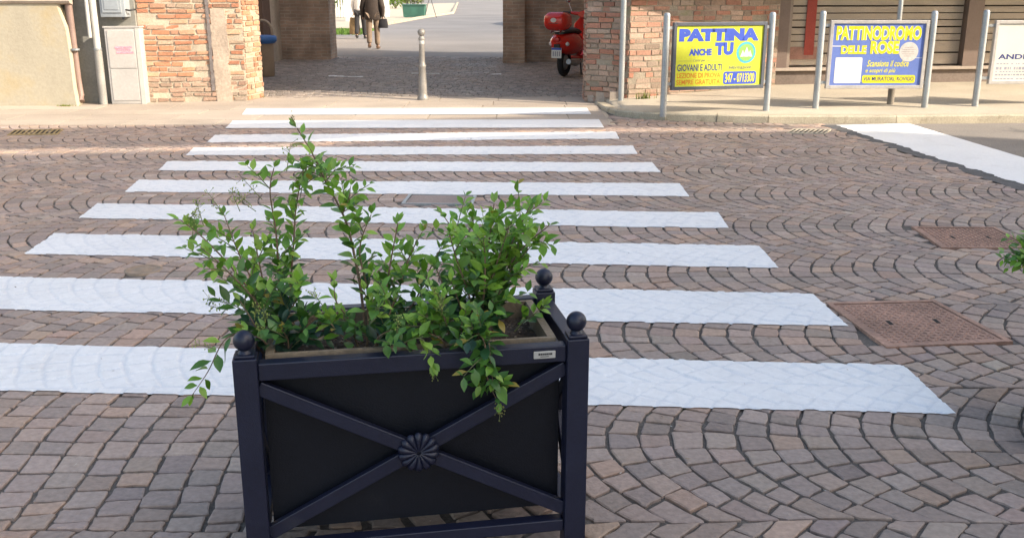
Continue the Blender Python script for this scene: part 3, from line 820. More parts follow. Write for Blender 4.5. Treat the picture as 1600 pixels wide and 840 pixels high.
# passage interior: side walls, back piers, ceiling, upper storey
mb = MB(); mb.box((-5.75, 14.95, -0.05), (-5.35, 24.2, 6.5)); mb.build('side_wall', M['dado'], gate)
mb = MB(); mb.box((2.3, 14.9, -0.05), (2.7, 24.2, 6.8)); mb.build('side_wall', M['brick_in'], gate)
mb = MB(); mb.box((-5.36, 23.3, -0.05), (-4.22, 24.15, 3.0)); mb.build('back_pier', M['brick_in'], gate)
mb = MB(); mb.box((-0.20, 22.1, -0.05), (0.28, 24.1, 3.0)); mb.box((0.28, 22.45, -0.05), (2.31, 24.1, 3.0)); mb.build('back_pier', M['brick_in'], gate)
mb = MB(); mb.box((-5.36, 16.6, 0.0), (-5.30, 19.6, 2.4)); mb.build('door', M['wood_dark'], gate)
mb = MB(); mb.box((-5.36, 21.4, 0.0), (-5.28, 22.1, 2.3)); mb.build('door', M['wood_dark'], gate)
mb = MB()
mb.box((-5.34, 14.62, 3.61), (2.29, 15.6, 3.75))
mb.build('ceiling', M['farwall'], gate)
mb = MB(); 
brick_face(mb, (-5.35, 14.12, 0), (1.62, 14.05, 0), 3.31, 4.3, PAL_L, 12)
wall_block(mb, (-5.35, 14.12, 0), (1.62, 14.05, 0), 0.5, 3.31, 4.3)
mb.box((-5.35, 14.125, 2.60), (1.62, 14.6, 3.305))
mb.build('upper_wall', M['brick'], gate)
mb = MB()
mb.box((-5.34, 22.0, 3.01), (2.29, 24.15, 3.15)); mb.build('roof', M['tile'], gate)
mb = MB(); mb.box((-5.9, 13.8, 4.31), (2.29, 15.7, 4.45))
mb.build('roof', M['tile'], gate)
# worn white line across the passage floor
for frs, lab in ((((643, 686, 115),), 'short worn white line behind the bollard on the passage floor'), (((767, 783, 116),), 'small white paint fragment at the right side of the passage floor'),
                 (((513, 522, 119), (524, 532, 119.4), (536, 541, 119.8), (545, 551, 120), (556, 563, 120)), 'row of faint white paint dashes at the left of the passage floor')):
    wl = MB()
    for x0, x1, y in frs:
        a = gp(x0, y); b = gp(x1 + (4 if len(frs) > 1 else 0), y); wl.box((a.x, a.y - 0.05, -0.01), (b.x, a.y + 0.04, 0.006), None, 0.006)
    tag(wl.build('painted_line', M['paint']), lab, 'road marking')

# ------------------------------------------------------------------ plastered building on the left
pb = thing('plastered_building', 'ochre plastered building with battered base at far left', 'building', (-8, 14, 0))
pb_l = Vector((-8, 14, 0))
YP = 13.86
def lp_(p): return (p[0] - pb_l.x, p[1] - pb_l.y, p[2])
mb = MB()
# right profile of the base flares out towards the ground
prof = []
for i in range(13):
    z = 1.42 * i / 12
    px = np.interp(z, [0, 0.25, 0.75, 1.05, 1.25, 1.35, 1.42], [128, 122, 114, 108, 98, 93, 92])
    prof.append((-7.24 + (px / 1600) * 0 + at(px, 163 - z / 1.43 * 150, YP).x + 7.24, z))
vs = []
for x, z in prof:
    fl = 0.10 * (1 - z / 1.42)
    vs += [lp_((-14, YP - fl, z)), lp_((x - 0.03, YP - fl, z)), lp_((x, YP - fl + 0.03, z)), lp_((x - 0.16, YP + 0.5, z))]
mb.add(vs, [(i * 4 + j, i * 4 + j + 1, (i + 1) * 4 + j + 1, (i + 1) * 4 + j) for i in range(12) for j in range(3)])
mb.box(lp_((-14, YP + 0.06, 1.42)), lp_((at(104, 5, YP).x, YP + 0.6, 6.5)))
mb.build('wall', M['plaster'], pb)
mb = MB()
poly = [(0.06, 1.36), (-0.03, 1.38), (-0.05, 1.41), (-0.03, 1.44), (-0.01, 1.46), (0.07, 1.48)]
mb.prism(poly, (0, 1, 0), (0, 0, 1), lp_((-14, YP, 0)), (14 + at(112, 18, YP).x, 0, 0))
mb.build('moulding', M['sill'], pb)
mb = MB(); mb.box(lp_((-14, YP - 0.3, 6.5)), lp_((-5.4, YP + 5, 6.75))); mb.build('roof', M['tile'], pb)
mb = MB(); mb.box(lp_((-6.25, 14.13, -0.03)), lp_((-5.27, 14.9, 6.4))); o = mb.build('recessed_wall', M['greyplaster'], pb)
# pipes
def pipe(label, pts, r, m, foot=False, joint=()):
    t = thing('drainpipe', label, 'drainpipe', Vector((pts[0][0], pts[0][1], 0)))
    o = t.location
    mb = MB(); P = [Vector(p) - o for p in pts]; mb.tube(P, r, 12)
    for z in joint: mb.tube([Vector((P[0].x, P[0].y, z)), Vector((P[0].x, P[0].y, z + 0.05))], r * 1.18, 12)
    mb.build('pipe', m, t)
    for z in (0.75, 1.95, 3.5):
        if z < P[0].z: continue
        b = MB(); b.tube([(0, 0, z), (0, 0, z + 0.025)], r * 1.25, 12); b.box((-0.012, 0, z), (0.012, 0.09, z + 0.025)); b.build('bracket', M['galv'], t)
a = at(127, 155, 13.92)
pipe('brown downpipe with open foot beside the plastered wall', [(a.x + 0.02, a.y - 0.05, 0.05), (a.x, a.y, 0.13), (a.x - 0.015, a.y, 0.35), (a.x - 0.03, a.y, 3.0), (a.x - 0.03, a.y, 6.3)], 0.048, M['pipe'])
a = at(141, 59, 13.90)
pipe('thin pale conduit hanging between the two larger pipes', [(a.x, a.y, a.z), (a.x, a.y, 6.2)], 0.026, M['pvc'])
a = at(162, 160, 13.96)
pipe('pale upper pipe with grey lower sleeve beside the meter cabinet', [(a.x, a.y, 0.0), (a.x, a.y, 6.2)], 0.048, M['pvc'])
t_ = [x for x in bpy.data.objects if x.name.startswith('drainpipe')][-1]
mb = MB(); mb.tube([(0, 0, 0), (0, 0, 0.74)], 0.056, 12); mb.build('sleeve', mat('grey_sleeve', (0.26, 0.25, 0.23), 0.6, n1=(5, 0.2)), t_)
# meter cabinet on the ground
cl = gp(175, 163); cr = gp(231, 162)
cab = thing('meter_cabinet', 'tall grey utility cabinet with faded pink sticker standing against the brick wall', 'utility cabinet', (cl.x, cl.y, 0), R(4))
cw = cr.x - cl.x
ch_ = 1.05
mb = MB(); mb.rbox((0, 0, 0), (cw, 0.30, ch_), 0.008); mb.box((-0.01, -0.012, ch_), (cw + 0.012, 0.31, ch_ + 0.02)); mb.build('body', M['cabinet'], cab)
mb = MB(); mb.rbox((0.035, -0.010, 0.50), (cw - 0.075, -0.0005, ch_ - 0.04), 0.004, None, 2); mb.build('door', M['cabinet'], cab)
mb = MB(); mb.rbox((0.035, -0.008, 0.05), (cw - 0.075, -0.0005, 0.485), 0.004, None, 2); mb.build('door', M['cabinet'], cab)
mb = MB(); mb.box((cw - 0.06, -0.007, 0.0), (cw - 0.003, -0.0005, ch_ - 0.005)); mb.build('corner_trim', M['pvc'], cab)
mb = MB()
for k in range(3): mb.box((0.12 + random.uniform(0, 0.02), -0.0125, 0.70 + k * 0.035), (0.36 + random.uniform(-0.03, 0.03), -0.0102, 0.728 + k * 0.035), None, 0.003)
mb.build('sticker', M['pink'], cab)
# meter box on the wall
a = at(160, 27, 14.0); b = at(199, 27, 14.0)
bx_ = thing('meter_box', 'small blue grey meter box fixed on the wall above the cabinet', 'meter box', (a.x, 13.98, a.z))
ww = b.x - a.x
mb = MB(); mb.rbox((0, -0.04, 0), (ww, 0.43, 0.55), 0.008); mb.build('body', M['meter'], bx_)
mb = MB(); mb.rbox((0.035, -0.055, 0.06), (ww - 0.045, -0.0405, 0.50), 0.004, None, 2); mb.rbox((0.07, -0.062, 0.10), (ww - 0.08, -0.0555, 0.46), 0.003, None, 2); mb.build('door', M['meter'], bx_)
mb = MB(); mb.tube([(ww, -0.02, 0.10), (ww + 0.05, -0.02, 0.09), (ww + 0.10, -0.01, 0.10), (ww + 0.10, 0.06, 0.10)], 0.012, 8); mb.build('cable', M['black'], bx_)
mb = MB(); mb.box((ww - 0.05, -0.045, -0.03), (ww - 0.015, -0.015, -0.0005)); mb.build('latch', M['black'], bx_)

# ------------------------------------------------------------------ shop building on the right
shop = thing('shop_building', 'brick building with brown slatted shop window behind the sign barriers', 'building', (0, 0, 0))
mb = MB()
B0, B1 = WALL_R[1], WALL_R[2]
dk2 = lambda u, z: 0.7 if z < 0.42 + 0.15 * math.sin(u * 9) else 0.12
brick_face(mb, B0, B1, 0.08, 1.44, PAL_R, 21, hb=0.076, dark=dk2, rough=0.004, worn=0.06)
sw_ = mb.build('brick_wall', M['brick'], shop)
mb = MB(); wall_block(mb, B0, B1, 0.4, -0.05, 1.44, 0.004); mb.build('mortar', M['mortar_r'], sw_)
db = (B1 - B0).normalized(); nb = Vector((db.y, -db.x, 0))
mb = MB(); a = B0 + nb * 0.05; b = B1 + nb * 0.05
mb.add([(q.x, q.y, z) for z in (1.442, 1.53) for q in (a, b, B1 - nb * 0.35, B0 - nb * 0.35)], [(0, 1, 5, 4), (1, 2, 6, 5), (2, 3, 7, 6), (3, 0, 4, 7), (4, 5, 6, 7), (3, 2, 1, 0)])
mb.build('sill', M['sill'], shop)
mb = MB(); wall_block(mb, B0, B1, 0.4, 1.532, 6.4, 0.0); mb.build('upper_wall', M['plaster'], shop)
# shopfront: local frame along the wall
S0, S1 = WALL_R[2], WALL_R[3]
ds = (S1 - S0).normalized(); ns = Vector((ds.y, -ds.x, 0))
sf = Matrix.Translation(S0) @ Matrix(((ds.x, -ns.x, 0, 0), (ds.y, -ns.y, 0, 0), (0, 0, 1, 0), (0, 0, 0, 1)))   # x along, y inwards
LS = (S1 - S0).length
def smb():
    m_ = MB(); m_.M = sf; return m_
mb = smb(); mb.box((0.0, 0.06, -0.05), (LS, 0.6, 0.40)); mb.build('plinth', M['plinth'], shop)
mb = smb(); mb.box((-0.02, 0.0, 0.402), (LS, 0.6, 0.445)); mb.build('window_ledge', M['sill'], shop)
def sx(px):                                        # photo column -> distance along the shopfront
    lo, hi = -2.0, 12.0
    for _ in range(50):
        m_ = (lo + hi) / 2; P = S0 + ds * m_
        Zc = P.y * math.cos(PITCH) + (CAM_H - 1.0) * math.sin(PITCH)
        if 800 + FOC * P.x / Zc < px: lo = m_
        else: hi = m_
    return lo
posts = [(sx(1203), sx(1234)), (sx(1512), sx(1536)), (sx(1790), sx(1815)), (sx(2050), sx(2075))]
for i, (a, b) in enumerate(posts): mb = smb(); mb.box((a, 0.03, 0.447), (b, 0.18, 2.6)); mb.build('window_frame', M['shopframe'], shop)
mb = smb(); mb.box((posts[0][1] + 0.005, 0.05, 0.447), (posts[0][1] + 0.05, 0.12, 2.6)); mb.box((posts[0][0], 0.03, 2.6), (posts[3][1], 0.2, 2.75)); mb.build('window_frame', mat('taupe_frame', (0.24, 0.19, 0.155), 0.5, n1=(4, 0.1)), shop)
mb = smb(); mb.box((posts[0][1], 1.2, 0.45), (posts[3][1], 1.25, 2.7)); mb.box((posts[0][1], 0.2, 0.30), (posts[3][1], 1.2, 0.44)); mb.build('shop_interior', M['darkin'], shop)
for k in range(3):
    a = posts[k][1] + (0.055 if k == 0 else 0.004); b = posts[k + 1][0] - 0.004
    mb = smb(); z = 0.47; i = 0
    while z < 1.9:
        if 0.7 < z < 1.7:
            hgt = 0.085
        else: hgt = 0.16
        mb.box((a, 0.16, z), (b, 0.175, z + hgt)); z += hgt + (0.014 if i % 3 else 0.022); i += 1
    pane = mb.build('window_slats', M['shutter'], shop)
    mb = smb(); mb.box((a, 0.10, 0.448), (b, 0.108, 2.595)); mb.build('window_pane', M['glass'], shop)
mb = smb(); mb.box((sx(1265), 0.135, 0.62), (sx(1280), 0.15, 1.9)); mb.build('red_banner', M['redsign'], shop)
mb = smb(); mb.box((sx(1237), 0.137, 0.56), (sx(1288), 0.149, 0.74)); mb.build('red_glow_strip', mat('glow_red', (0.40, 0.22, 0.18), 0.5, n1=(6, 0.3)), shop)  # pinkish panel, its colour stands in for the red glow in the glass
mb = smb(); mb.box((0, 0.0, 2.76), (LS, 0.5, 6.4)); mb.build('upper_wall', M['plaster'], shop)
mb = smb(); mb.box((-3, -0.4, 6.41), (LS + 1, 6, 6.7)); mb.build('roof', M['tile'], shop)
mb = MB()
aw = [Vector((1.35, 13.70, 0)), Vector((3.9, 14.70, 0)), Vector((12, 15.7, 0))]
mb.M = sf
mb.box((-1.0, -1.55, 2.62), (LS, -0.002, 2.66)); mb.box((-1.0, -1.57, 2.45), (LS, -1.552, 2.66))  # unseen awning, added to shade the brick wall and shopfront
mb.build('added_awning', M['added_awning'], shop)

# ------------------------------------------------------------------ house across the street (behind and right of the viewer), roofline shaped to cast the shade
house = thing('street_house', 'tall rendered house on the viewer side of the street', 'house', (9, 3, 0))
def back(px, py, Y=3.0):
    p = gp(px, py); k = (p.y - Y) / (-SUN.y)
    q = p + SUN * k
    return q
top = [back(0, 203), back(354, 194), back(650, 187), back(905, 180)]
slit = [back(0, 242), back(420, 232), back(700, 214), back(950, 206)]
slit2 = [back(0, 233), back(420, 225), back(700, 206), back(950, 199)]
xr = back(905, 180).x
mb = MB()
lo = [(8.8, slit[0].z - 0.25)] + [(q.x, q.z) for q in slit if q.x < xr - 0.1] + [(xr, slit[-1].z + 0.1)]
n = len(lo)
vs = [(x - 9, 0, -0.05) for x, z in lo] + [(x - 9, 0, z) for x, z in lo] + [(x - 9, -14, -0.05) for x, z in lo] + [(x - 9, -14, z - 0.8) for x, z in lo]
fs = []
for i in range(n - 1):
    fs += [(i, i + 1, n + i + 1, n + i), (n + i, n + i + 1, 3 * n + i + 1, 3 * n + i), (2 * n + i, 3 * n + i, 3 * n + i + 1, 2 * n + i + 1)]
fs += [(0, n, 3 * n, 2 * n), (n - 1, 3 * n - 1, 4 * n - 1, 2 * n - 1)]
mb.add(vs, fs)
mb.build('wall', M['farwall'], house)
mb = MB()
up = [(8.8, top[0].z - 0.3)] + [(q.x, q.z) for q in top]
dn = [(8.8, slit2[0].z - 0.25)] + [(q.x, q.z) for q in slit2 if q.x < xr] + [(xr, slit2[-1].z)]
poly = up + dn[::-1]
mb.prism([(x - 9, z) for x, z in poly], (1, 0, 0), (0, 0, 1), (0, -0.03, 0), (0, 0.06, 0))
mb.build('added_shade_parapet', M['farwall'], house)  # added slab, shaped to leave a sunlit slit in the street shade
for x in (10, 13, 16, 19, 22):
    for z in (1.2, 4.4, 7.4): mb = MB(); mb.box((x - 9, -0.002, z), (x - 7.9, 0.03, z + 1.6)); mb.build('window', M['wood_dark'], house)

# ------------------------------------------------------------------ lettering
def text_mesh(s, w_, h_, bold=0.0, shear=0.0):
    cu = bpy.data.curves.new('t', 'FONT'); cu.body = s; cu.size = 1; cu.offset = bold; cu.shear = shear; cu.resolution_u = 3; cu.extrude = 0.0
    o = bpy.data.objects.new('t', cu); C.objects.link(o)
    dg = bpy.context.evaluated_depsgraph_get()
    me = bpy.data.meshes.new_from_object(o.evaluated_get(dg))
    vs = np.array([v.co[:] for v in me.vertices]); fs = [tuple(p.vertices) for p in me.polygons]
    bpy.data.objects.remove(o); bpy.data.meshes.remove(me)
    lo = vs.min(0); hi = vs.max(0)
    vs[:, 0] = (vs[:, 0] - lo[0]) / (hi[0] - lo[0]) * w_
    vs[:, 1] = (vs[:, 1] - lo[1]) / (hi[1] - lo[1]) * h_
    return vs, fs
class Face:
    """a printed face: u right, v down, 0..1; y is depth towards the viewer"""
    def __init__(s, x0, x1, z0, z1, y): s.x0, s.x1, s.z0, s.z1, s.y = x0, x1, z0, z1, y
    def P(s, u, v, lay): return (s.x0 + (s.x1 - s.x0) * u, s.y - 0.0012 * lay, s.z1 - (s.z1 - s.z0) * v)
    def text(s, txt, u0, u1, v0, v1, lay=1, bold=0.0, shear=0.0):
        vs, fs = text_mesh(txt, 1, 1, bold, shear)
        mb = MB(); mb.add([s.P(u0 + (u1 - u0) * q[0], v1 - (v1 - v0) * q[1], lay) for q in vs], fs); return mb
    def rect(s, mb, u0, u1, v0, v1, lay=1, r=0.0):
        asp = (s.x1 - s.x0) / (s.z1 - s.z0)
        if r <= 0: pts = [(u0, v0), (u1, v0), (u1, v1), (u0, v1)]
        else:
            pts = []
            for cx_, cy_, a0 in ((u1 - r, v0 + r * asp, -90), (u1 - r, v1 - r * asp, 0), (u0 + r, v1 - r * asp, 90), (u0 + r, v0 + r * asp, 180)):
                for k in range(5):
                    q = R(a0 + 22.5 * k); pts.append((cx_ + r * math.cos(q), cy_ + r * asp * math.sin(q)))
        mb.add([s.P(u, v, lay) for u, v in pts], [tuple(range(len(pts)))])
    def disc(s, mb, u, v, r, lay=1, n=28, r2=0):
        asp = (s.x1 - s.x0) / (s.z1 - s.z0)
        mb.add([s.P(u + r * math.cos(2 * PI * k / n), v + r * asp * math.sin(2 * PI * k / n), lay) for k in range(n)], [tuple(range(n))])

# ------------------------------------------------------------------ sign barriers
def barrier(pl, pr, label, frame_m, xs, zt, zb, ztop):
    """pl, pr: feet of the two posts on the sidewalk."""
    d = (pr - pl); L = d.length; rz = math.atan2(d.y, d.x)
    t = thing('sign_barrier', label, 'sign', (pl.x, pl.y, min(pl.z, pr.z)), rz, 'sign barriers along the right kerb')
    for x in (0, L):
        mb = MB(); mb.lathe([(0.040, -0.03), (0.040, ztop - 0.04), (0.037, ztop - 0.018), (0.026, ztop - 0.004), (0.002, ztop)], 16, (x, 0, 0)); mb.build('post', M['galv'], t)
    for z in (zb + 0.06, zt - 0.08):
        for a, b in ((0.036, xs[0] + 0.01), (xs[1] - 0.01, L - 0.036)): mb = MB(); mb.box((a, -0.012, z), (b, 0.012, z + 0.035)); mb.build('clamp', M['galv'], t)
    fw = 0.042
    mb = MB()
    mb.box((xs[0], -0.03, zb), (xs[0] + fw, 0.03, zt)); mb.box((xs[1] - fw, -0.03, zb), (xs[1], 0.03, zt))
    mb.box((xs[0] + fw, -0.03, zt - fw), (xs[1] - fw, 0.03, zt)); mb.box((xs[0] + fw, -0.03, zb), (xs[1] - fw, 0.03, zb + fw))
    mb.build('frame', frame_m, t, 0.004)
    return t, Face(xs[0] + fw, xs[1] - fw, zb + fw, zt - fw, -0.012)
def onsw(px, py):
    z = 0.10
    for _ in range(6):
        p = gp(px, py, z); z = swz(p.x, p.y)
    return gp(px, py, z)
def panel(t, F, m):
    mb = MB(); mb.box((F.x0 - 0.002, F.y, F.z0 - 0.002), (F.x1 + 0.002, F.y + 0.02, F.z1 + 0.002)); return mb.build('poster', m, t)

pl, pr = onsw(1036, 178), onsw(1197, 173)
t, F = barrier(pl, pr, 'sign barrier with lime yellow PATTINA poster in a dark frame', M['frame_dark'], (0.085, (pr - pl).length - 0.075), 1.085, 0.285, 1.20)
po = panel(t, F, M['yellow'])
F.text('PATTINA', 0.03, 0.95, 0.045, 0.255, bold=0.085).build('lettering', M['ink_blue'], po)
F.text('ANCHE', 0.15, 0.41, 0.375, 0.49, bold=0.06).build('lettering', M['ink_blue'], po)
F.text('TU', 0.445, 0.66, 0.275, 0.49, bold=0.08).build('lettering', M['ink_blue'], po)
for u0_, u1_ in ((0.04, 0.19), (0.36, 0.53)): mb = MB(); F.rect(mb, u0_, u1_, 0.573, 0.577); mb.build('rule', M['ink_navy'], po)
F.text('Corsi per', 0.20, 0.35, 0.545, 0.60, shear=0.3).build('lettering', M['ink_navy'], po)
F.text('GIOVANI E ADULTI', 0.025, 0.535, 0.63, 0.745, bold=0.02).build('lettering', M['ink_navy'], po)
mb = F.text('LEZIONE DI PROVA', 0.025, 0.525, 0.775, 0.86, bold=0.02); mb2 = F.text('SEMPRE GRATUITA', 0.02, 0.525, 0.885, 0.97, bold=0.02)
mb.build('lettering', M['ink_orange'], po); mb2.build('lettering', M['ink_orange'], po)
F.text('Informazioni', 0.615, 0.88, 0.665, 0.725, shear=0.3, bold=0.01).build('lettering', M['ink_navy'], po)
mb = MB(); F.rect(mb, 0.56, 0.945, 0.765, 0.98, 1, 0.025); mb.build('number_box', M['ink_blue'], po)
F.text('347 - 0713300', 0.58, 0.925, 0.795, 0.95, 2, bold=0.02).build('lettering', M['ink_yellow'], po)
mb = MB(); F.disc(mb, 0.81, 0.45, 0.112, 1); mb.build('emblem', M['ink_teal'], po)
mb = MB(); F.disc(mb, 0.81, 0.45, 0.088, 2); mb.build('emblem', M['ink_green'], po)
mb = MB()
for u, s_ in ((0.77, 0.05), (0.815, 0.075), (0.855, 0.05)): mb.add([F.P(u - s_ * 0.55, 0.52, 3), F.P(u + s_ * 0.55, 0.52, 3), F.P(u, 0.52 - s_ * 2.2, 3)], [(0, 1, 2)])
mb.build('emblem', M['white'], po)

pl, pr = onsw(1274, 169), onsw(1444, 168)
t, F = barrier(pl, pr, 'sign barrier with blue PATTINODROMO poster in a pale metal frame', M['frame_light'], (0.10, (pr - pl).length - 0.06), 1.085, 0.245, 1.20)
po = panel(t, F, M['blue'])
for k_, (m_, bo, la) in enumerate((('white', 0.08, 1), ('ink_yellow', 0.045, 2))):
    F.text('PATTINODROMO', 0.035, 0.965, 0.035, 0.27, la, bo).build('lettering', M[m_], po)
    F.text('DELLE', 0.10, 0.38, 0.35, 0.49, la, bo).build('lettering', M[m_], po)
    F.text('ROSE', 0.42, 0.735, 0.275, 0.49, la, bo).build('lettering', M[m_], po)
mb = MB(); F.disc(mb, 0.845, 0.455, 0.105, 1); mb.build('emblem', mat('emblem_white', (0.50, 0.48, 0.45), 0.6, n1=(20, 0.1)), po)
mb = MB()
for k_ in range(5):
    w2 = (0.05, 0.075, 0.08, 0.075, 0.05)[k_]; F.rect(mb, 0.845 - w2, 0.845 + w2 * random.uniform(0.5, 1), 0.38 + k_ * 0.035, 0.388 + k_ * 0.035, 2)
mb.build('emblem', mat('faint_ink', (0.36, 0.27, 0.24), 0.6, n1=(90, 0.4)), po)
mb = MB(); F.rect(mb, 0.05, 0.345, 0.545, 0.965, 1, 0.015); mb.build('white_square', M['white'], po)
F.text('Scansiona il codice', 0.40, 0.86, 0.59, 0.695, shear=0.3, bold=0.012).build('lettering', M['ink_yellow'], po)
F.text('e scopri di più', 0.39, 0.72, 0.725, 0.81, shear=0.3, bold=0.012).build('lettering', M['ink_yellow'], po)
mb = MB(); F.rect(mb, 0.36, 0.945, 0.835, 0.965, 1, 0.02); mb.build('address_box', M['ink_yellow'], po)
F.text('VIA MURATORI, ROVIGO', 0.375, 0.93, 0.86, 0.94, 2, bold=0.012).build('lettering', M['ink_navy'], po)
for q_ in ((0.0, 0.10, 0.355, 0.368), (0.9, 1.0, 0.55, 0.558)): mb = MB(); F.rect(mb, *q_); mb.build('crease', M['white'], po)

pl = onsw(1523, 166); pr = pl + Vector((1.42, 0.10, 0.0))
t, F = barrier(pl, pr, 'sign barrier with white poster at the right edge of the photo', M['frame_light'], (0.13, 1.36), 1.07, 0.28, 1.20)
po = panel(t, F, M['cream'])
F.text('ANDRE', 0.04, 0.46, 0.53, 0.62, bold=0.03).build('lettering', M['ink_navy'], po)
mb = MB()
for v, h2 in ((0.69, 0.02), (0.755, 0.05), (0.83, 0.02), (0.88, 0.03), (0.955, 0.02)):
    u = 0.03
    while u < 0.85:
        l = random.uniform(0.012, 0.035); F.rect(mb, u, u + l, v, v + h2); u += l + (0.01 if random.random() > 0.2 else 0.03)
mb.build('small_print', M['ink_grey'], po)

# poles
def pole(px, py, r, label, name='sign_pole', top=4.2, sleeve=False, cat='pole'):
    p = onsw(px, py)
    t = thing(name, label, cat, p)
    mb = MB(); mb.tube([(0, 0, -0.02), (0, 0, top)], r, 14); mb.build('shaft', M['galv'], t)
    if sleeve: mb = MB(); mb.tube([(0, 0, -0.02), (0, 0, 0.55)], r * 1.45, 14); mb.build('sleeve', mat('brown_sleeve', (0.19, 0.165, 0.135), 0.7, n1=(6, 0.2)), t)
    mb = MB(); mb.lathe([(0.002, -0.015), (0.32, -0.012), (0.32, 0.012), (0.002, 0.015)], 24); o = mb.build('road_sign_disc', M['frame_light'], t)
    o.rotation_euler = (PI / 2, 0, 0); o.location = (0, -r - 0.02, top - 0.45)
pole(970, 157, 0.040, 'slim grey metal pole standing against the right brick pier')
pole(1391, 163, 0.030, 'grey pole with wider brown foot behind the blue poster', sleeve=True)

# ------------------------------------------------------------------ bollard
bp_ = gp(661, 156)
bo = thing('bollard', 'grey cast metal bollard with ball top in front of the archway', 'bollard', bp_)
mb = MB()
mb.lathe([(0.080, -0.02), (0.085, 0.02), (0.078, 0.045), (0.066, 0.06), (0.064, 0.10), (0.056, 0.30), (0.050, 0.46), (0.058, 0.475), (0.058, 0.50), (0.046, 0.515), (0.043, 0.56), (0.039, 0.85), (0.046, 0.86), (0.046, 0.885), (0.036, 0.90), (0.026, 0.915)], 24)
mb.build('shaft', M['cast'], bo)
mb = MB(); mb.lathe([(0.040, 0.80), (0.041, 0.81), (0.041, 0.845), (0.0402, 0.85)], 24); mb.build('reflector_band', M['tagplate'], bo)
mb = MB(); mb.ball((0, 0, 0.965), 0.055); mb.build('ball_finial', M['cast'], bo)

# ------------------------------------------------------------------ litter bin inside the passage
p = gp(417, 119)
bn = thing('litter_bin', 'beige litter bin with blue rim standing inside the passage on the left', 'litter bin', (p.x - 0.02, p.y, 0))
mb = MB(); mb.loft([((0, 0, 0), 0.16, 0.15, (1, 0, 0), (0, 1, 0)), ((0, 0, 0.02), 0.175, 0.165, (1, 0, 0), (0, 1, 0)), ((0, 0, 0.62), 0.185, 0.175, (1, 0, 0), (0, 1, 0))], None, 20); mb.build('body', M['bin'], bn)
mb = MB(); mb.lathe([(0.20, 0.60), (0.245, 0.64), (0.245, 0.72), (0.20, 0.745), (0.17, 0.745)], 24); mb.build('rim', M['binblue'], bn)
mb = MB()
hp = [(0.17 * math.cos(a), 0, 0.74 + 0.27 * math.sin(a) ** 0.7) for a in [PI * i / 14 for i in range(15)]]
mb.tube(hp, 0.028, 10); mb.build('hoop', M['bin'], bn)

# ------------------------------------------------------------------ scooter
sc = thing('motor_scooter', 'red motor scooter with top box parked inside the passage behind the right pier', 'scooter', (1.245, 19.2, 0), R(65))
sc.scale = (1.08, 1.08, 1.08)
X_, Y_, Z_ = (1, 0, 0), (0, 1, 0), (0, 0, 1)
def wheel(x):
    t_ = MB()
    for k in range(1): pass
    prof = []
    n = 28; k = 10
    vs = []; fs = []
    for i in range(n):
        a = 2 * PI * i / n
        for j in range(k):
            b = 2 * PI * j / k
            r = 0.185 + 0.058 * math.cos(b); vs.append((x + r * math.cos(a), 0.055 * math.sin(b), 0.243 + r * math.sin(a)))
    for i in range(n):
        for j in range(k): fs.append((i * k + j, ((i + 1) % n) * k + j, ((i + 1) % n) * k + (j + 1) % k, i * k + (j + 1) % k))
    t_.add(vs, fs, None, True); wh = t_.build('wheel', M['rubber'], sc)
    r_ = MB(); rr = [((x, y, 0.243), q, q, X_, Z_) for y, q in ((-0.05, 0.02), (-0.045, 0.09), (-0.03, 0.13), (0.03, 0.13), (0.045, 0.09), (0.05, 0.02))]
    r_.loft(rr, None, 20); r_.build('rim', M['galv'], wh)
wheel(-0.60); wheel(0.62)
mb = MB()
mb.loft([((-0.93, 0, 0.60), 0.03, 0.03, Y_, Z_), ((-0.90, 0, 0.585), 0.11, 0.10, Y_, Z_), ((-0.80, 0, 0.57), 0.19, 0.165, Y_, Z_), ((-0.62, 0, 0.56), 0.235, 0.20, Y_, Z_), ((-0.40, 0, 0.55), 0.235, 0.215, Y_, Z_), ((-0.20, 0, 0.54), 0.20, 0.21, Y_, Z_), ((-0.05, 0, 0.48), 0.15, 0.17, Y_, Z_), ((0.02, 0, 0.42), 0.10, 0.10, Y_, Z_)], None, 20)
mb.rbox((-0.05, -0.17, 0.27), (0.42, 0.17, 0.33), 0.02)
mb.build('body', M['red'], sc)
mb = MB(); mb.loft([((0.34, 0, 0.30), 0.03, 0.17, X_, Y_), ((0.42, 0, 0.36), 0.028, 0.24, X_, Y_), ((0.44, 0, 0.60), 0.03, 0.27, X_, Y_), ((0.40, 0, 0.85), 0.03, 0.22, X_, Y_), ((0.36, 0, 0.98), 0.03, 0.08, X_, Y_)], None, 18); mb.build('leg_shield', M['red'], sc)
mb = MB(); mb.loft([((0.42, 0, 0.38), 0.02, 0.05, Y_, Z_), ((0.55, 0, 0.47), 0.09, 0.06, Y_, Z_), ((0.68, 0, 0.47), 0.10, 0.06, Y_, Z_), ((0.82, 0, 0.40), 0.06, 0.05, Y_, Z_)], None, 14); mb.build('front_fender', M['red'], sc)
mb = MB(); mb.tube([(0.62, 0, 0.25), (0.36, 0, 0.95)], 0.028, 10); mb.build('steering_column', M['galv'], sc)
mb = MB(); mb.loft([((0.27, 0, 1.02), 0.10, 0.05, Y_, Z_), ((0.34, 0, 1.02), 0.13, 0.075, Y_, Z_), ((0.44, 0, 1.01), 0.09, 0.07, Y_, Z_), ((0.47, 0, 1.01), 0.05, 0.04, Y_, Z_)], None, 14)
for s_ in (-1, 1): mb.tube([(0.32, 0.10 * s_, 1.03), (0.28, 0.24 * s_, 1.05)], [0.035, 0.024], 10)
mb.build('handlebar', M['red'], sc)
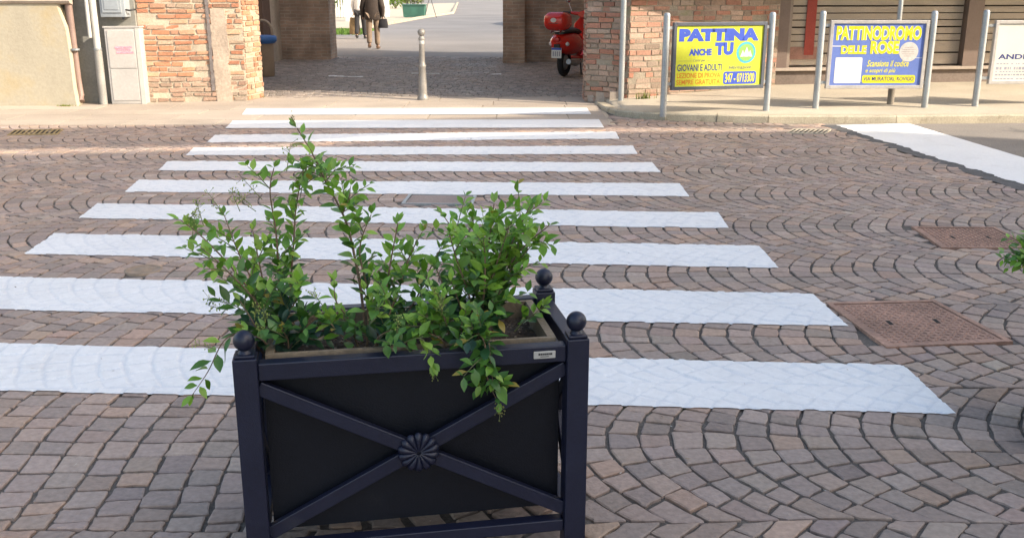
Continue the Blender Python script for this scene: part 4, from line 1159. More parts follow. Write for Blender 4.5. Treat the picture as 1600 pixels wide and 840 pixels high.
for s_ in (-1, 1):
    mb = MB(); mb.tube([(0.28, 0.24 * s_, 1.05), (0.24, 0.37 * s_, 1.06)], 0.019, 10); mb.build('grip', M['black'], sc)
    mb = MB(); mb.tube([(0.29, 0.22 * s_, 1.06), (0.33, 0.30 * s_, 1.22)], 0.007, 6); mb.ball((0.33, 0.31 * s_, 1.27), 0.055, None, 1.0, 8); mb.build('mirror', M['chrome'], sc)
mb = MB(); mb.loft([((-0.84, 0, 0.74), 0.09, 0.03, Y_, Z_), ((-0.70, 0, 0.765), 0.15, 0.05, Y_, Z_), ((-0.30, 0, 0.765), 0.16, 0.055, Y_, Z_), ((-0.08, 0, 0.73), 0.12, 0.04, Y_, Z_)], None, 14); mb.build('seat', M['black'], sc)
mb = MB(); mb.rbox((-1.10, -0.215, 0.785), (-0.70, 0.215, 1.085), 0.125, None, 6); bx2 = mb.build('top_box', M['red'], sc)
mb = MB(); mb.rbox((-1.101, -0.09, 0.90), (-1.095, 0.09, 0.91), 0.002, None, 1); mb.build('seam', M['black'], bx2)
mb = MB(); mb.loft([((-1.108, 0, .955), 0.05, 0.035, Y_, Z_), ((-1.09, 0, .955), 0.055, 0.04, Y_, Z_)], None, 16); mb.build('reflector', M['lens'], bx2)
mb = MB()
for s_ in (-0.08, 0.08): mb.tube([(-0.72, s_, 0.755), (-0.98, s_, 0.772), (-1.02, s_, 0.74)], 0.011, 8)
mb.tube([(-0.9, -0.1, 0.768), (-0.9, 0.1, 0.768)], 0.011, 8)
mb.build('rack', M['chrome'], sc)
mb = MB(); mb.rbox((-0.985, -0.055, 0.60), (-0.90, 0.055, 0.67), 0.015); mb.build('tail_light', mat('tail_red', (0.45, 0.02, 0.02), 0.2), sc)
for s_ in (-1, 1):
    mb = MB(); mb.ball((-0.84, 0.15 * s_, 0.56), 0.036, None, 1, 10); mb.build('indicator', M['lens'], sc)
mb = MB(); mb.box((-0.955, -0.09, 0.33), (-0.945, 0.09, 0.50)); pt_ = mb.build('number_plate', M['white'], sc); pt_.rotation_euler = (0, 0, 0)
mb = MB(); mb.box((-0.9565, -0.088, 0.465), (-0.9552, 0.088, 0.498)); mb.build('plate_band', M['ink_blue'], pt_)
mb = MB(); 
for k_ in range(4): mb.box((-0.9565, -0.07 + k_ * 0.038, 0.36), (-0.9552, -0.048 + k_ * 0.038, 0.44))
mb.build('plate_characters', M['ink_grey'], pt_)
mb = MB(); mb.box((-0.95, -0.05, 0.42), (-0.80, 0.05, 0.56)); mb.build('plate_bracket', M['black'], sc)
mb = MB(); mb.tube([(-0.25, -0.15, 0.24), (-0.50, -0.17, 0.22), (-0.85, -0.18, 0.27)], [0.03, 0.05, 0.045], 12); mb.build('exhaust', M['galv'], sc)
mb = MB(); mb.tube([(-0.10, 0.10, 0.27), (-0.18, 0.16, 0.0)], 0.013, 8); mb.tube([(-0.10, -0.10, 0.27), (-0.18, -0.16, 0.0)], 0.013, 8); mb.build('stand', M['black'], sc)

# ------------------------------------------------------------------ people
def skin_mesh(name, V, E, rad, m, parent, sub=2, root=0):
    me = bpy.data.meshes.new(name); me.from_pydata(V, E, [])
    o = bpy.data.objects.new(name, me); C.objects.link(o)
    sk = o.modifiers.new('s', 'SKIN'); sk.use_smooth_shade = True
    if not me.skin_vertices: me.attributes  # created by the modifier
    for i, sv in enumerate(me.skin_vertices[0].data):
        r = rad[i]; sv.radius = r if isinstance(r, tuple) else (r, r); sv.use_root = (i == root)
    sb = o.modifiers.new('u', 'SUBSURF'); sb.levels = sub; sb.render_levels = sub
    dg = bpy.context.evaluated_depsgraph_get()
    n = bpy.data.meshes.new_from_object(o.evaluated_get(dg))
    n.name = name
    bpy.data.objects.remove(o); bpy.data.meshes.remove(me)
    n.materials.clear(); n.materials.append(m)
    for p_ in n.polygons: p_.use_smooth = True
    r = bpy.data.objects.new(name, n); C.objects.link(r); r.parent = parent
    return r
def smooth3(p):
    a, b, c = [Vector(q) for q in p]
    return [a, a.lerp(b, .35), a.lerp(b, .75), b + Vector((0, -.005, 0)), b.lerp(c, .3), b.lerp(c, .7), c]
def person(loc, rz, label, top_m, leg_m, shoe_m, H=1.70, stride=0.16, coat=True, female=False, arm_out=0.03):
    t = thing('person', label, 'person', loc, rz)
    k = H / 1.70
    # facing +y; right side +x
    hip = 0.09; sh = 0.19 if not female else 0.165
    J = {'pel': (0, 0, .93), 'waist': (0, 0, 1.08), 'chest': (0, 0.0, 1.28), 'neckb': (0, 0, 1.42), 'neck': (0, .015, 1.49), 'head': (0, .03, 1.60), 'crown': (0, .02, 1.67)}
    for s_, nm in ((-1, 'l'), (1, 'r')):
        f = stride * s_
        J['hip' + nm] = (hip * s_, 0, .89); J['kn' + nm] = ((hip + .01) * s_, f * 0.5 + 0.02, .49); J['an' + nm] = ((hip + .01) * s_, f, .09 + (0.05 if s_ < 0 else 0)); J['toe' + nm] = ((hip + .03) * s_, f + 0.15, .03 + (0.02 if s_ < 0 else 0))
        J['sh' + nm] = (sh * s_, 0, 1.38); J['el' + nm] = ((sh + .06 + arm_out) * s_, -f * 0.35 - 0.02, 1.10); J['wr' + nm] = ((sh + .05 + arm_out) * s_, -f * 0.6 + 0.05, .86); J['ha' + nm] = ((sh + .045 + arm_out) * s_, -f * 0.65 + 0.07, .78)
    P = {a: tuple(c * k for c in b) for a, b in J.items()}
    names = list(P); idx = {a: i for i, a in enumerate(names)}
    E = [('pel', 'waist'), ('waist', 'chest'), ('chest', 'neckb'), ('neckb', 'neck'), ('neck', 'head'), ('head', 'crown')]
    for nm in 'lr': E += [('pel', 'hip' + nm), ('hip' + nm, 'kn' + nm), ('kn' + nm, 'an' + nm), ('an' + nm, 'toe' + nm), ('chest', 'sh' + nm), ('sh' + nm, 'el' + nm), ('el' + nm, 'wr' + nm), ('wr' + nm, 'ha' + nm)]
    rad = {'pel': (.13, .10), 'waist': (.12, .09), 'chest': (.15, .10), 'neckb': (.07, .06), 'neck': .052, 'head': (.078, .092), 'crown': (.055, .065)}
    for nm in 'lr': rad.update({'hip' + nm: .085, 'kn' + nm: .055, 'an' + nm: .04, 'toe' + nm: .03, 'sh' + nm: .06, 'el' + nm: .042, 'wr' + nm: .028, 'ha' + nm: (.02, .038)})
    skin_mesh('body', [P[a] for a in names], [(idx[a], idx[b]) for a, b in E], [rad[a] for a in names], M['skin'], t)
    # trousers
    n2 = ['pel', 'hipl', 'knl', 'anl', 'hipr', 'knr', 'anr']
    V = [P[a] for a in n2]; V[0] = (0, 0, .95 * k)
    skin_mesh('trousers', V, [(0, 1), (1, 2), (2, 3), (0, 4), (4, 5), (5, 6)], [(.15, .12), .105, .082, .075, .105, .082, .075], leg_m, t)
    # jacket / shirt: shaped torso with sleeves
    g_ = 1.0 if coat else 0.86
    mb = MB(); z0 = .78 if coat else .93
    mb.loft([((0, 0, z * k), a_ * g_ * k, b_ * g_ * k, X_, Y_) for z, a_, b_ in ((z0, .205, .145), (z0 + .02, .222, .155), (1.0, .215, .150), (1.12, .205, .142), (1.26, .212, .140), (1.36, .185, .118), (1.42, .105, .085), (1.46, .075, .07))], None, 20)
    for nm in 'lr':
        mb.tube(smooth3([P['sh' + nm], P['el' + nm], P['wr' + nm]]), [.088 * g_, .084 * g_, .076 * g_, .068 * g_, .062 * g_, .056 * g_, .05 * g_], 14)
    mb.build('jacket' if coat else 'shirt', top_m, t)
    for s_, nm in ((-1, 'l'), (1, 'r')):
        a = Vector(P['an' + nm]); b = Vector(P['toe' + nm])
        mb = MB(); mb.loft([((a.x, a.y - .07, a.z - .04), .035, .03, X_, Z_), ((a.x, a.y - .03, a.z - .035), .045, .05, X_, Z_), ((a.x, a.y + .06, a.z - .045), .05, .042, X_, Z_), ((b.x, b.y + .02, b.z + .005), .045, .03, X_, Z_), ((b.x, b.y + .06, b.z), .02, .015, X_, Z_)], None, 12)
        mb.build('shoe', shoe_m, t)
    h = Vector(P['head'])
    mb = MB(); mb.lathe([(0.004, .13), (.06, .115), (.09, .06), (.098, 0.0), (.09, -.06), (.06, -.10), (.03, -.115)], 18, (h.x, h.y - .018, h.z), None, True, .86, 1.0); mb.build('hair', M['hair'], t)
    # face: eyes, nose, mouth, ears on the front of the head
    mb = MB(); mb.loft([((0, h.y + .085, h.z + .02), .008, .006, X_, Z_), ((0, h.y + .115, h.z - .02), .014, .01, X_, Z_), ((0, h.y + .08, h.z - .03), .012, .006, X_, Z_)], None, 8); mb.build('nose', M['skin'], t)
    for s_ in (-1, 1):
        mb = MB(); mb.ball((.031 * s_, h.y + .078, h.z + .012), .011, None, 1, 8); mb.build('eye', M['white'], t)
        mb = MB(); mb.ball((.084 * s_, h.y - 0.0, h.z), .024, None, 1.3, 8); mb.build('ear', M['skin'], t)
    mb = MB(); mb.box((-.022, h.y + .082, h.z - .055), (.022, h.y + .092, h.z - .047)); mb.build('mouth', M['redsign'], t)
    return t, P
p1 = gp(584, 77)
t1, P1 = person((p1.x, p1.y, 0), R(2), 'person walking away in dark brown jacket and beige trousers', M['jacket'], M['trousers'], M['shoe'], 1.70, 0.10)
p2 = gp(564, 61)
t2, P2 = person((p2.x, p2.y, 0), R(-3), 'person in pale shirt and black trousers walking ahead, partly hidden by the dark jacket', M['shirt'], M['blackcloth'], M['black'], 1.66, 0.20, False, True)
def bag(name, loc, sz, m, label, hh):
    t = thing(name, label, 'bag', loc)
    mb = MB(); mb.loft([((0, 0, 0), sz[0] * .48, sz[1] * .5, X_, Y_), ((0, 0, .03), sz[0] * .54, sz[1] * .56, X_, Y_), ((0, 0, sz[2] * .6), sz[0] * .5, sz[1] * .5, X_, Y_), ((0, 0, sz[2]), sz[0] * .42, sz[1] * .25, X_, Y_)], None, 16); mb.build('bag_body', m, t)
    mb = MB(); mb.tube([(-sz[0] * .25, 0, sz[2] - .01), (-sz[0] * .18, 0, sz[2] + hh * .8), (0, 0, sz[2] + hh), (sz[0] * .18, 0, sz[2] + hh * .8), (sz[0] * .25, 0, sz[2] - .01)], .01, 8); mb.build('handle', m, t)
h_ = Matrix.Rotation(R(2), 4, 'Z') @ Vector(P1['har'])
bag('handbag', (p1.x + h_.x + 0.01, p1.y + h_.y, h_.z - 0.22), (.26, .12, .24), M['blackcloth'], 'dark handbag hanging from the right hand of the person in brown', .08)
h_ = Matrix.Rotation(R(-3), 4, 'Z') @ Vector(P2['hal'])
bag('shopping_bag', (p2.x + h_.x, p2.y + h_.y, h_.z - 0.62), (.34, .16, .54), M['bag'], 'olive brown shopping bag carried by the person in the pale shirt', .08)

# ------------------------------------------------------------------ foliage helper
def blob_leaves(mb, cx, cy, cz, rx, ry, rz, n, size, cols, rd, low=-1.0):
    for _ in range(n):
        while True:
            a = [rd.uniform(-1, 1) for _ in range(3)]
            l = math.sqrt(sum(q * q for q in a))
            if 0.35 < l < 1 and a[2] > low: break
        bump_ = 0.78 + 0.30 * mnoise.noise(Vector((a[0] * 2.3 + cx, a[1] * 2.3 + cy, a[2] * 2.3)))
        c = Vector((cx + a[0] * rx * bump_, cy + a[1] * ry * bump_, cz + a[2] * rz * bump_))
        d = Vector((rd.uniform(-1, 1), rd.uniform(-1, 1), rd.uniform(-.6, 1))).normalized(); e = d.orthogonal().normalized()
        e.rotate(Matrix.Rotation(rd.uniform(0, 6.28), 3, d)); s_ = size * rd.uniform(.7, 1.4)
        k = rd.uniform(.75, 1.3); col = tuple(q * k for q in rd.choice(cols))
        mb.add([c, c + d * s_ * .5 + e * s_ * .3, c + d * s_, c + d * s_ * .5 - e * s_ * .3], [(0, 1, 2, 3)], col)
GREENS = [(0.06, 0.12, 0.025), (0.085, 0.15, 0.03), (0.045, 0.085, 0.02), (0.12, 0.17, 0.04)]

# ------------------------------------------------------------------ beyond the gateway
# pilastered wall on the left of the lane
pw = thing('brick_house', 'house with brick pilasters and white edges along the lane behind the archway', 'house', (-6.3, 25, 0))
mb = MB(); mb.box((-0.6, -0.7, -0.05), (-0.12, 10.2, 4.5)); mb.build('wall', M['farwall'], pw)
for k in range(4):
    y = 2.6 + k * 2.1
    mb = MB(); mb.box((-0.118, y, 0), (0.08, y + 0.75, 3.6)); pi_ = mb.build('pilaster', M['brick_in'], pw)
    mb = MB(); mb.box((-0.116, y + 0.752, 0), (0.11, y + 0.90, 3.6)); mb.box((-0.116, y - 0.15, 0), (0.11, y - 0.002, 3.6)); mb.build('white_edge', M['trim'], pi_)
mb = MB(); mb.box((-4, -0.7, 4.5), (0.3, 10.5, 4.8)); mb.build('roof', M['tile'], pw)
# garden verge, path
rd = random.Random(5)
gx = MB()
for _ in range(2600):
    x = rd.uniform(-8.2, -5.5); y = rd.uniform(36.4, 41.0)
    h = rd.uniform(.05, .12); a = rd.uniform(0, 3.14); k = rd.uniform(.7, 1.3)
    gx.add([(x - .03 * math.cos(a), y - .03 * math.sin(a), -.004), (x + .03 * math.cos(a), y + .03 * math.sin(a), -.004), (x + rd.uniform(-.03, .03), y + rd.uniform(-.03, .03), h)], [(0, 1, 2)], (0.09 * k, 0.17 * k, 0.03 * k))
tag(gx.build('grass', M['grass']), 'strip of green grass beside the lane past the pilastered house', 'grass', None, 'stuff')
a_, b_, c_, d_2 = gp(535, 46), gp(618, 33), gp(705, 23), gp(716, 5)
sheet('lane_path', [(a_.x - 0.4, 42.2), (b_.x, 42.2), (b_.x + 1.2, b_.y + 8), (c_.x, c_.y + 3), (d_2.x, d_2.y), (-16, 105), (-24, 80), (-16, 55)], 0.02, M['concrete'])
mb = MB()
kp = [(b_.x + .02, 42.3), (b_.x + 1.22, b_.y + 8), (c_.x + .02, c_.y + 3), (d_2.x, d_2.y)]
for (x0, y0), (x1, y1) in zip(kp[:-1], kp[1:]):
    mb.add([(x0, y0, -.02), (x1, y1, -.02), (x1, y1, .12), (x0, y0, .12), (x0 - .18, y0 + .05, .12), (x1 - .18, y1 + .05, .12), (x0 - .18, y0 + .05, -.02), (x1 - .18, y1 + .05, -.02)], [(0, 1, 2, 3), (3, 2, 5, 4), (4, 5, 7, 6)])
o = mb.build('lane_kerb', M['kerb']); o['kind'] = 'structure'
def bush(loc, r, n, size, label, cols=GREENS, name='bush', cat='bush', group=None):
    t = thing(name, label, cat, loc, 0, group)
    mb = MB(); blob_leaves(mb, 0, 0, r[2] * .95, r[0], r[1], r[2], n, size, cols, rd); mb.build('foliage', M['bush'], t)
    mb = MB()
    for _ in range(6): mb.tube([(rd.uniform(-.1, .1), rd.uniform(-.1, .1), 0), (rd.uniform(-.5, .5) * r[0], rd.uniform(-.5, .5) * r[1], r[2] * 1.1)], [.03, .012], 6, (0.12, 0.09, 0.06))
    mb.build('branch', M['stem'], t)
    return t
bush((-8.1, 43.5, 0), (0.7, 0.6, 1.3), 900, .12, 'tall dark bush beside the white gateposts beyond the archway')
bush(tuple(gp(618, 14)) , (2.0, 1.5, 1.1), 1300, .18, 'bright yellow green bush behind the green planter box', [(0.16, 0.24, 0.04), (0.12, 0.20, 0.03), (0.20, 0.27, 0.06)])
# white gateposts and garden fence
mb = None
for i, (px, py) in enumerate(((546, 34), (553, 33), (604, 27))):
    p = gp(px, py)
    t = thing('gatepost', ['white gatepost nearest the pilastered house beyond the archway', 'white gatepost between the first gatepost and the walkers', 'white gatepost right of the dark jacket, beside the yellow green bush'][i], 'gatepost', p, 0, 'white gateposts along the lane')
    mb = MB(); mb.box((-.16, -.16, -.02), (.16, .16, 2.1)); mb.build('shaft', M['trim'], t)
    mb = MB(); mb.box((-.22, -.22, 2.1), (.22, .22, 2.2)); mb.build('cap', M['trim'], t)
fn = thing('picket_fence', 'pale upright picket fence behind the walkers', 'fence', (-12.5, 58, 0))
mb = MB()
for k in range(36): mb.box((k * .15, 0, .05), (k * .15 + .08, .03, 1.6))
for z in (.35, 1.3): mb.box((-.05, .031, z), (5.5, .07, z + .1))
mb.build('pickets', M['trim'], fn)
bush((-11.5, 61, 0), (3, 1.5, 1.6), 1400, .2, 'long hedge growing behind the picket fence')
# green planter box in the lane
p = gp(648, 28)
gb_ = thing('planter_box', 'green planter box with shrub standing at the lane kerb beyond the archway', 'planter', (p.x, p.y, 0), R(-4))
mb = MB(); mb.prism([(-.60, 0.05), (.60, 0.05), (.66, .70), (-.66, .70)], (1, 0, 0), (0, 0, 1), (0, -.35, 0), (0, .7, 0)); mb.build('box', M['greenbox'], gb_)
mb = MB(); mb.box((-.69, -.39, .70), (.69, .39, .76)); mb.box((-.55, -.3, 0), (-.4, .3, .05)); mb.box((.4, -.3, 0), (.55, .3, .05)); mb.build('rim', M['greenbox'], gb_)
bs = thing('potted_shrub', 'low reddish green shrub growing in the green planter box', 'shrub', (p.x, p.y, .74))
mb = MB(); blob_leaves(mb, 0, 0, .35, .85, .5, .5, 700, .10, [(0.14, 0.16, 0.04), (0.20, 0.15, 0.06), (0.10, 0.15, 0.03)], rd, -.7); mb.build('foliage', M['bush'], bs)
mb = MB(); [mb.tube([(x, 0, -.05), (x * 1.5, 0, .4)], .012, 6, (0.12, .09, .06)) for x in (-.4, -.2, 0, .2, .4)]; mb.build('stem', M['stem'], bs)
# thin signboard stand
p = gp(682, 28); q_ = gp(673, 1)
st = thing('folding_stand', 'thin dark metal stand on the lane right of the green planter box', 'stand', (p.x, p.y, 0))
mb = MB(); mb.tube([(0, 0, 0), (-.38, .3, 1.25)], .018, 8); mb.tube([(-.7, 0.1, 0), (-.38, .3, 1.25)], .018, 8); mb.build('frame', M['black'], st)
# closing the view beyond: houses and trees at the far end of the lane (above the picture, seen only from elsewhere)
def farhouse(loc, sz, label):
    t = thing('house', label, 'house', loc)
    mb = MB(); mb.box((0, 0, -.05), (sz[0], sz[1], sz[2])); mb.build('wall', M['farwall'], t)
    mb = MB(); mb.prism([(-.4, 0), (sz[1] + .4, 0), (sz[1] / 2, 1.8)], (0, 1, 0), (0, 0, 1), (-.4, 0, sz[2] + .002), (sz[0] + .8, 0, 0)); mb.build('roof', M['tile'], t)
    for x in np.arange(1, sz[0] - 1, 2.2):
        for z in (1.0, 4.0):
            if z + 1.4 < sz[2]: mb = MB(); mb.box((x, -.03, z), (x + 1, -.002, z + 1.4)); mb.build('window', M['wood_dark'], t)
farhouse((12.5, 30, 0), (9, 26, 6.5), 'rendered house on the right side of the lane behind the archway')
farhouse((-20, 185, 0), (40, 10, 7), 'long pale house closing the far end of the lane')

# ------------------------------------------------------------------ the navy planter
PC = Vector((-0.2930, 2.645, 0)); PRZ = R(10.0)
PX, PY = 0.4365, 0.215                              # half spans between post centres
def make_planter(loc, rz, label):
    t = thing('planter', label, 'planter', loc, rz, 'navy planters on the cobbles')
    ph = 0.0305
    for sx_ in (-1, 1):
        for sy_ in (-1, 1):
            mb = MB(); x, y = sx_ * PX, sy_ * PY
            mb.rbox((x - ph, y - ph, 0.0), (x + ph, y + ph, 0.648), 0.0035, None, 2)
            mb.lathe([(ph * 1.22, 0.6485), (ph * 1.22, 0.656), (ph * .95, 0.662), (.012, 0.667), (.011, .672)], 4, (0, 0, 0), None, False) if False else None
            mb.rbox((x - ph * .86, y - ph * .86, 0.6485), (x + ph * .86, y + ph * .86, 0.657), 0.003, None, 2)
            po_ = mb.build('post', M['navy'], t)
            mb = MB(); mb.ball((x, y, 0.690), 0.0275, None, 1.0, 18); mb.lathe([(.018, .6572), (.014, .664), (.012, .667)], 16, (x, y, 0)); mb.build('ball_finial', M['navy'], po_)
    xi, yi = PX - ph - .0005, PY - ph - .0005
    # rails
    for sy_ in (-1, 1):
        y = sy_ * PY
        for z0, z1 in ((0.583, 0.630), (0.068, 0.104)):
            mb = MB(); mb.rbox((-xi, y - .019, z0), (xi, y + .019, z1), .003, None, 2); mb.build('rail', M['navy'], t)
    for sx_ in (-1, 1):
        x = sx_ * PX
        for z0, z1 in ((0.583, 0.630), (0.068, 0.104)):
            mb = MB(); mb.rbox((x - .019, -yi, z0), (x + .019, yi, z1), .003, None, 2); mb.build('rail', M['navy'], t)
    # crossed braces, front and back, sides
    zb, zt = 0.108, 0.579
    def brace(x0, z0, x1, z1, yc, axis):
        a = Vector((x0, z0)); b = Vector((x1, z1)); d = (b - a).normalized(); n = Vector((-d.y, d.x)) * .0195
        L_ = (b - a).length
        mb = MB()
        if axis == 'x':
            mb.M = Matrix.Translation((x0, yc, z0)) @ Matrix.Rotation(-math.atan2(b.y - a.y, b.x - a.x), 4, 'Y')
            mb.rbox((0, -.011, -.0195), (L_, .011, .0195), .003, None, 2)
        else:
            mb.M = Matrix.Translation((yc, x0, z0)) @ Matrix.Rotation(PI / 2, 4, 'Z') @ Matrix.Rotation(-math.atan2(b.y - a.y, b.x - a.x), 4, 'Y')
            mb.rbox((0, -.011, -.0195), (L_, .011, .0195), .003, None, 2)
        return mb.build('brace', M['navy'], t)
    for sy_ in (-1, 1):
        y = sy_ * PY
        brace(-xi - .004, zt - .018, xi + .004, zb + .026, y - .002, 'x'); brace(-xi - .004, zb + .026, xi + .004, zt - .018, y + .0023, 'x')
        # rosette
        mb = MB()
        n = 14
        for i in range(n):
            a = 2 * PI * (i + .5) / n
            ring = []
            for r_, w2, hgt in ((.006, .003, .008), (.022, .0062, .012), (.040, .0105, .013), (.050, .0115, .010), (.0555, .007, .004), (.0572, .002, .001)):
                ring.append(((r_ * math.cos(a), sy_ * .010, r_ * math.sin(a)), w2, hgt, (-math.sin(a), 0, math.cos(a)), (0, sy_, 0)))
            mb.loft(ring, None, 10)
        mb.M = Matrix.Translation((0, 0, 0))
        ro = mb.build('rosette', M['navy'], t); ro.location = (0, y + sy_ * .006, (zb + zt) / 2 + .004)
    for sx_ in (-1, 1):
        x = sx_ * PX
        brace(-yi - .003, zt - .018, yi + .003, zb + .026, x - .002, 'y'); brace(-yi - .003, zb + .026, yi + .003, zt - .018, x + .0023, 'y')
    # liner box (open top)
    lx, ly, th = PX - .038, PY - .034, .008
    mb = MB()
    mb.box((-lx, -ly, .125), (lx, -ly + th, .618)); mb.box((-lx, ly - th, .125), (lx, ly, .618))
    mb.box((-lx, -ly + th, .125), (-lx + th, ly - th, .618)); mb.box((lx - th, -ly + th, .125), (lx, ly - th, .618)); mb.box((-lx + th, -ly + th, .125), (lx - th, ly - th, .14))
    mb.build('panel', M['navy_panel'], t)
    # wooden inner lip
    mb = MB(); a, b = lx - .0085, ly - .0085; w2 = .022
    mb.box((-a, -b, .575), (a, -b + .012, .632)); mb.box((-a, b - .012, .575), (a, b, .632)); mb.box((-a, -b + .012, .575), (-a + w2, b - .012, .633)); mb.box((a - w2, -b + .012, .575), (a, b - .012, .633))
    mb.build('inner_lip', M['liner'], t)
    # soil
    mb = MB(); nx, ny = 90, 40; vs = []
    for i in range(nx + 1):
        for j in range(ny + 1):
            x = -a + .006 + (2 * a - .012) * i / nx; y = -b + .006 + (2 * b - .012) * j / ny
            vs.append((x, y, .586 + .012 * fb(x, y, 9) + .007 * fb(x, y, 40) + .004 * fb(x + 5, y, 90)))
    mb.add(vs, [(i * (ny + 1) + j, (i + 1) * (ny + 1) + j, (i + 1) * (ny + 1) + j + 1, i * (ny + 1) + j + 1) for i in range(nx) for j in range(ny)], (0.055, 0.038, 0.026), True)
    r2 = random.Random(3)
    for _ in range(900):
        x = r2.uniform(-a + .02, a - .02); y = r2.uniform(-b + .02, b - .02); s_ = r2.uniform(.003, .010); an = r2.uniform(0, 6.28)
        c = r2.choice(((0.10, .07, .045), (0.05, .035, .025), (0.16, .11, .07), (0.25, .20, .15)))
        z = .590 + .012 * fb(x, y, 9)
        mb.add([(x + s_ * math.cos(an), y + s_ * math.sin(an), z + r2.uniform(-.002, .004)), (x - s_ * .5 * math.sin(an), y + s_ * .5 * math.cos(an), z + r2.uniform(.001, .006)), (x - s_ * math.cos(an), y - s_ * math.sin(an), z + r2.uniform(-.002, .004)), (x + s_ * .5 * math.sin(an), y - s_ * .5 * math.cos(an), z)], [(0, 1, 2, 3)], c)
    mb.build('soil', M['soil'], t)
    return t
pl_ = make_planter(PC, PRZ, 'navy metal planter with crossed braces and rosette standing before the zebra crossing')
# maker's plate on the front rail
mb = MB(); mb.rbox((-.030, -.0015, -.0105), (.030, .0005, .0105), .0015, None, 1); mp = mb.build('maker_plate', M['tagplate'], pl_); mp.location = (.345, -PY - .0205, .6075)
mb = MB()
x = -.017
while x < .016:
    l = random.uniform(.003, .006); mb.box((x, -.0024, -.0005), (x + l, -.0016, .0045)); x += l + .0012
mb.box((-.012, -.0024, -.0055), (.012, -.0016, -.004))
mb.build('plate_print', M['black'], mp)
p = gp(1622, 706)
pl2 = copy_tree(pl_)
for o in list(pl2.children):
    if o.name.startswith('maker_plate'):
        for c in list(o.children): bpy.data.objects.remove(c)
        bpy.data.objects.remove(o)
pl2.rotation_euler = (0, 0, R(-34))
pl2.location = Vector((p.x + .02, p.y + .02, 0)) + Matrix.Rotation(R(-34), 3, 'Z') @ Vector((PX, PY, 0))
pl2['label'] = 'second navy planter at the right edge, only its foot and shrub reaching into view'

# ------------------------------------------------------------------ shrubs in the planter
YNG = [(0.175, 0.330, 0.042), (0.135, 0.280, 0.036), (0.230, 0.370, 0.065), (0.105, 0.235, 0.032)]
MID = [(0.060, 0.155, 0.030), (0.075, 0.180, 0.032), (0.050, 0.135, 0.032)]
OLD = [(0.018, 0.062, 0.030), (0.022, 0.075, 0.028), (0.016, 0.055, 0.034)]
rs = random.Random(41)
def leaf(mb, base, d, up, L, col):
    """one folded, pointed privet leaf"""
    d = d.normalized(); s = d.cross(up)
    if s.length < .05: s = d.orthogonal()
    s.normalize(); n = s.cross(d).normalized()
    if n.z < 0: n = -n
    L = L * rs.uniform(.92, 1.22); wd = L * rs.uniform(.215, .295); curl = rs.uniform(.02, .28) * L; fold = rs.uniform(.15, .45)
    prof = ((0, .04), (.12, .30), (.30, .85), (.48, 1.0), (.66, .82), (.84, .42), (1.0, .0))
    vs = []
    pet = .10 * L
    for t_, w_ in prof:
        c = base + d * (pet + L * t_) - n * curl * t_ * t_
        ww = wd * w_
        vs += [c + s * ww + n * ww * fold, c, c - s * ww + n * ww * fold]
    fs = []
    for i in range(len(prof) - 1):
        fs += [(i * 3, i * 3 + 1, i * 3 + 4, i * 3 + 3), (i * 3 + 1, i * 3 + 2, i * 3 + 5, i * 3 + 4)]
    mb.add(vs, fs, col, True)
def smooth(pts, n=6):
    out = []
    P = [pts[0]] + pts + [pts[-1]]
    for i in range(1, len(P) - 2):
        for k in range(n):
            t = k / n; a, b, c, d = P[i - 1], P[i], P[i + 1], P[i + 2]
            out.append(0.5 * ((2 * b) + (c - a) * t + (2 * a - 5 * b + 4 * c - d) * t * t + (3 * b - a - 3 * c + d) * t ** 3))
    out.append(pts[-1]); return out
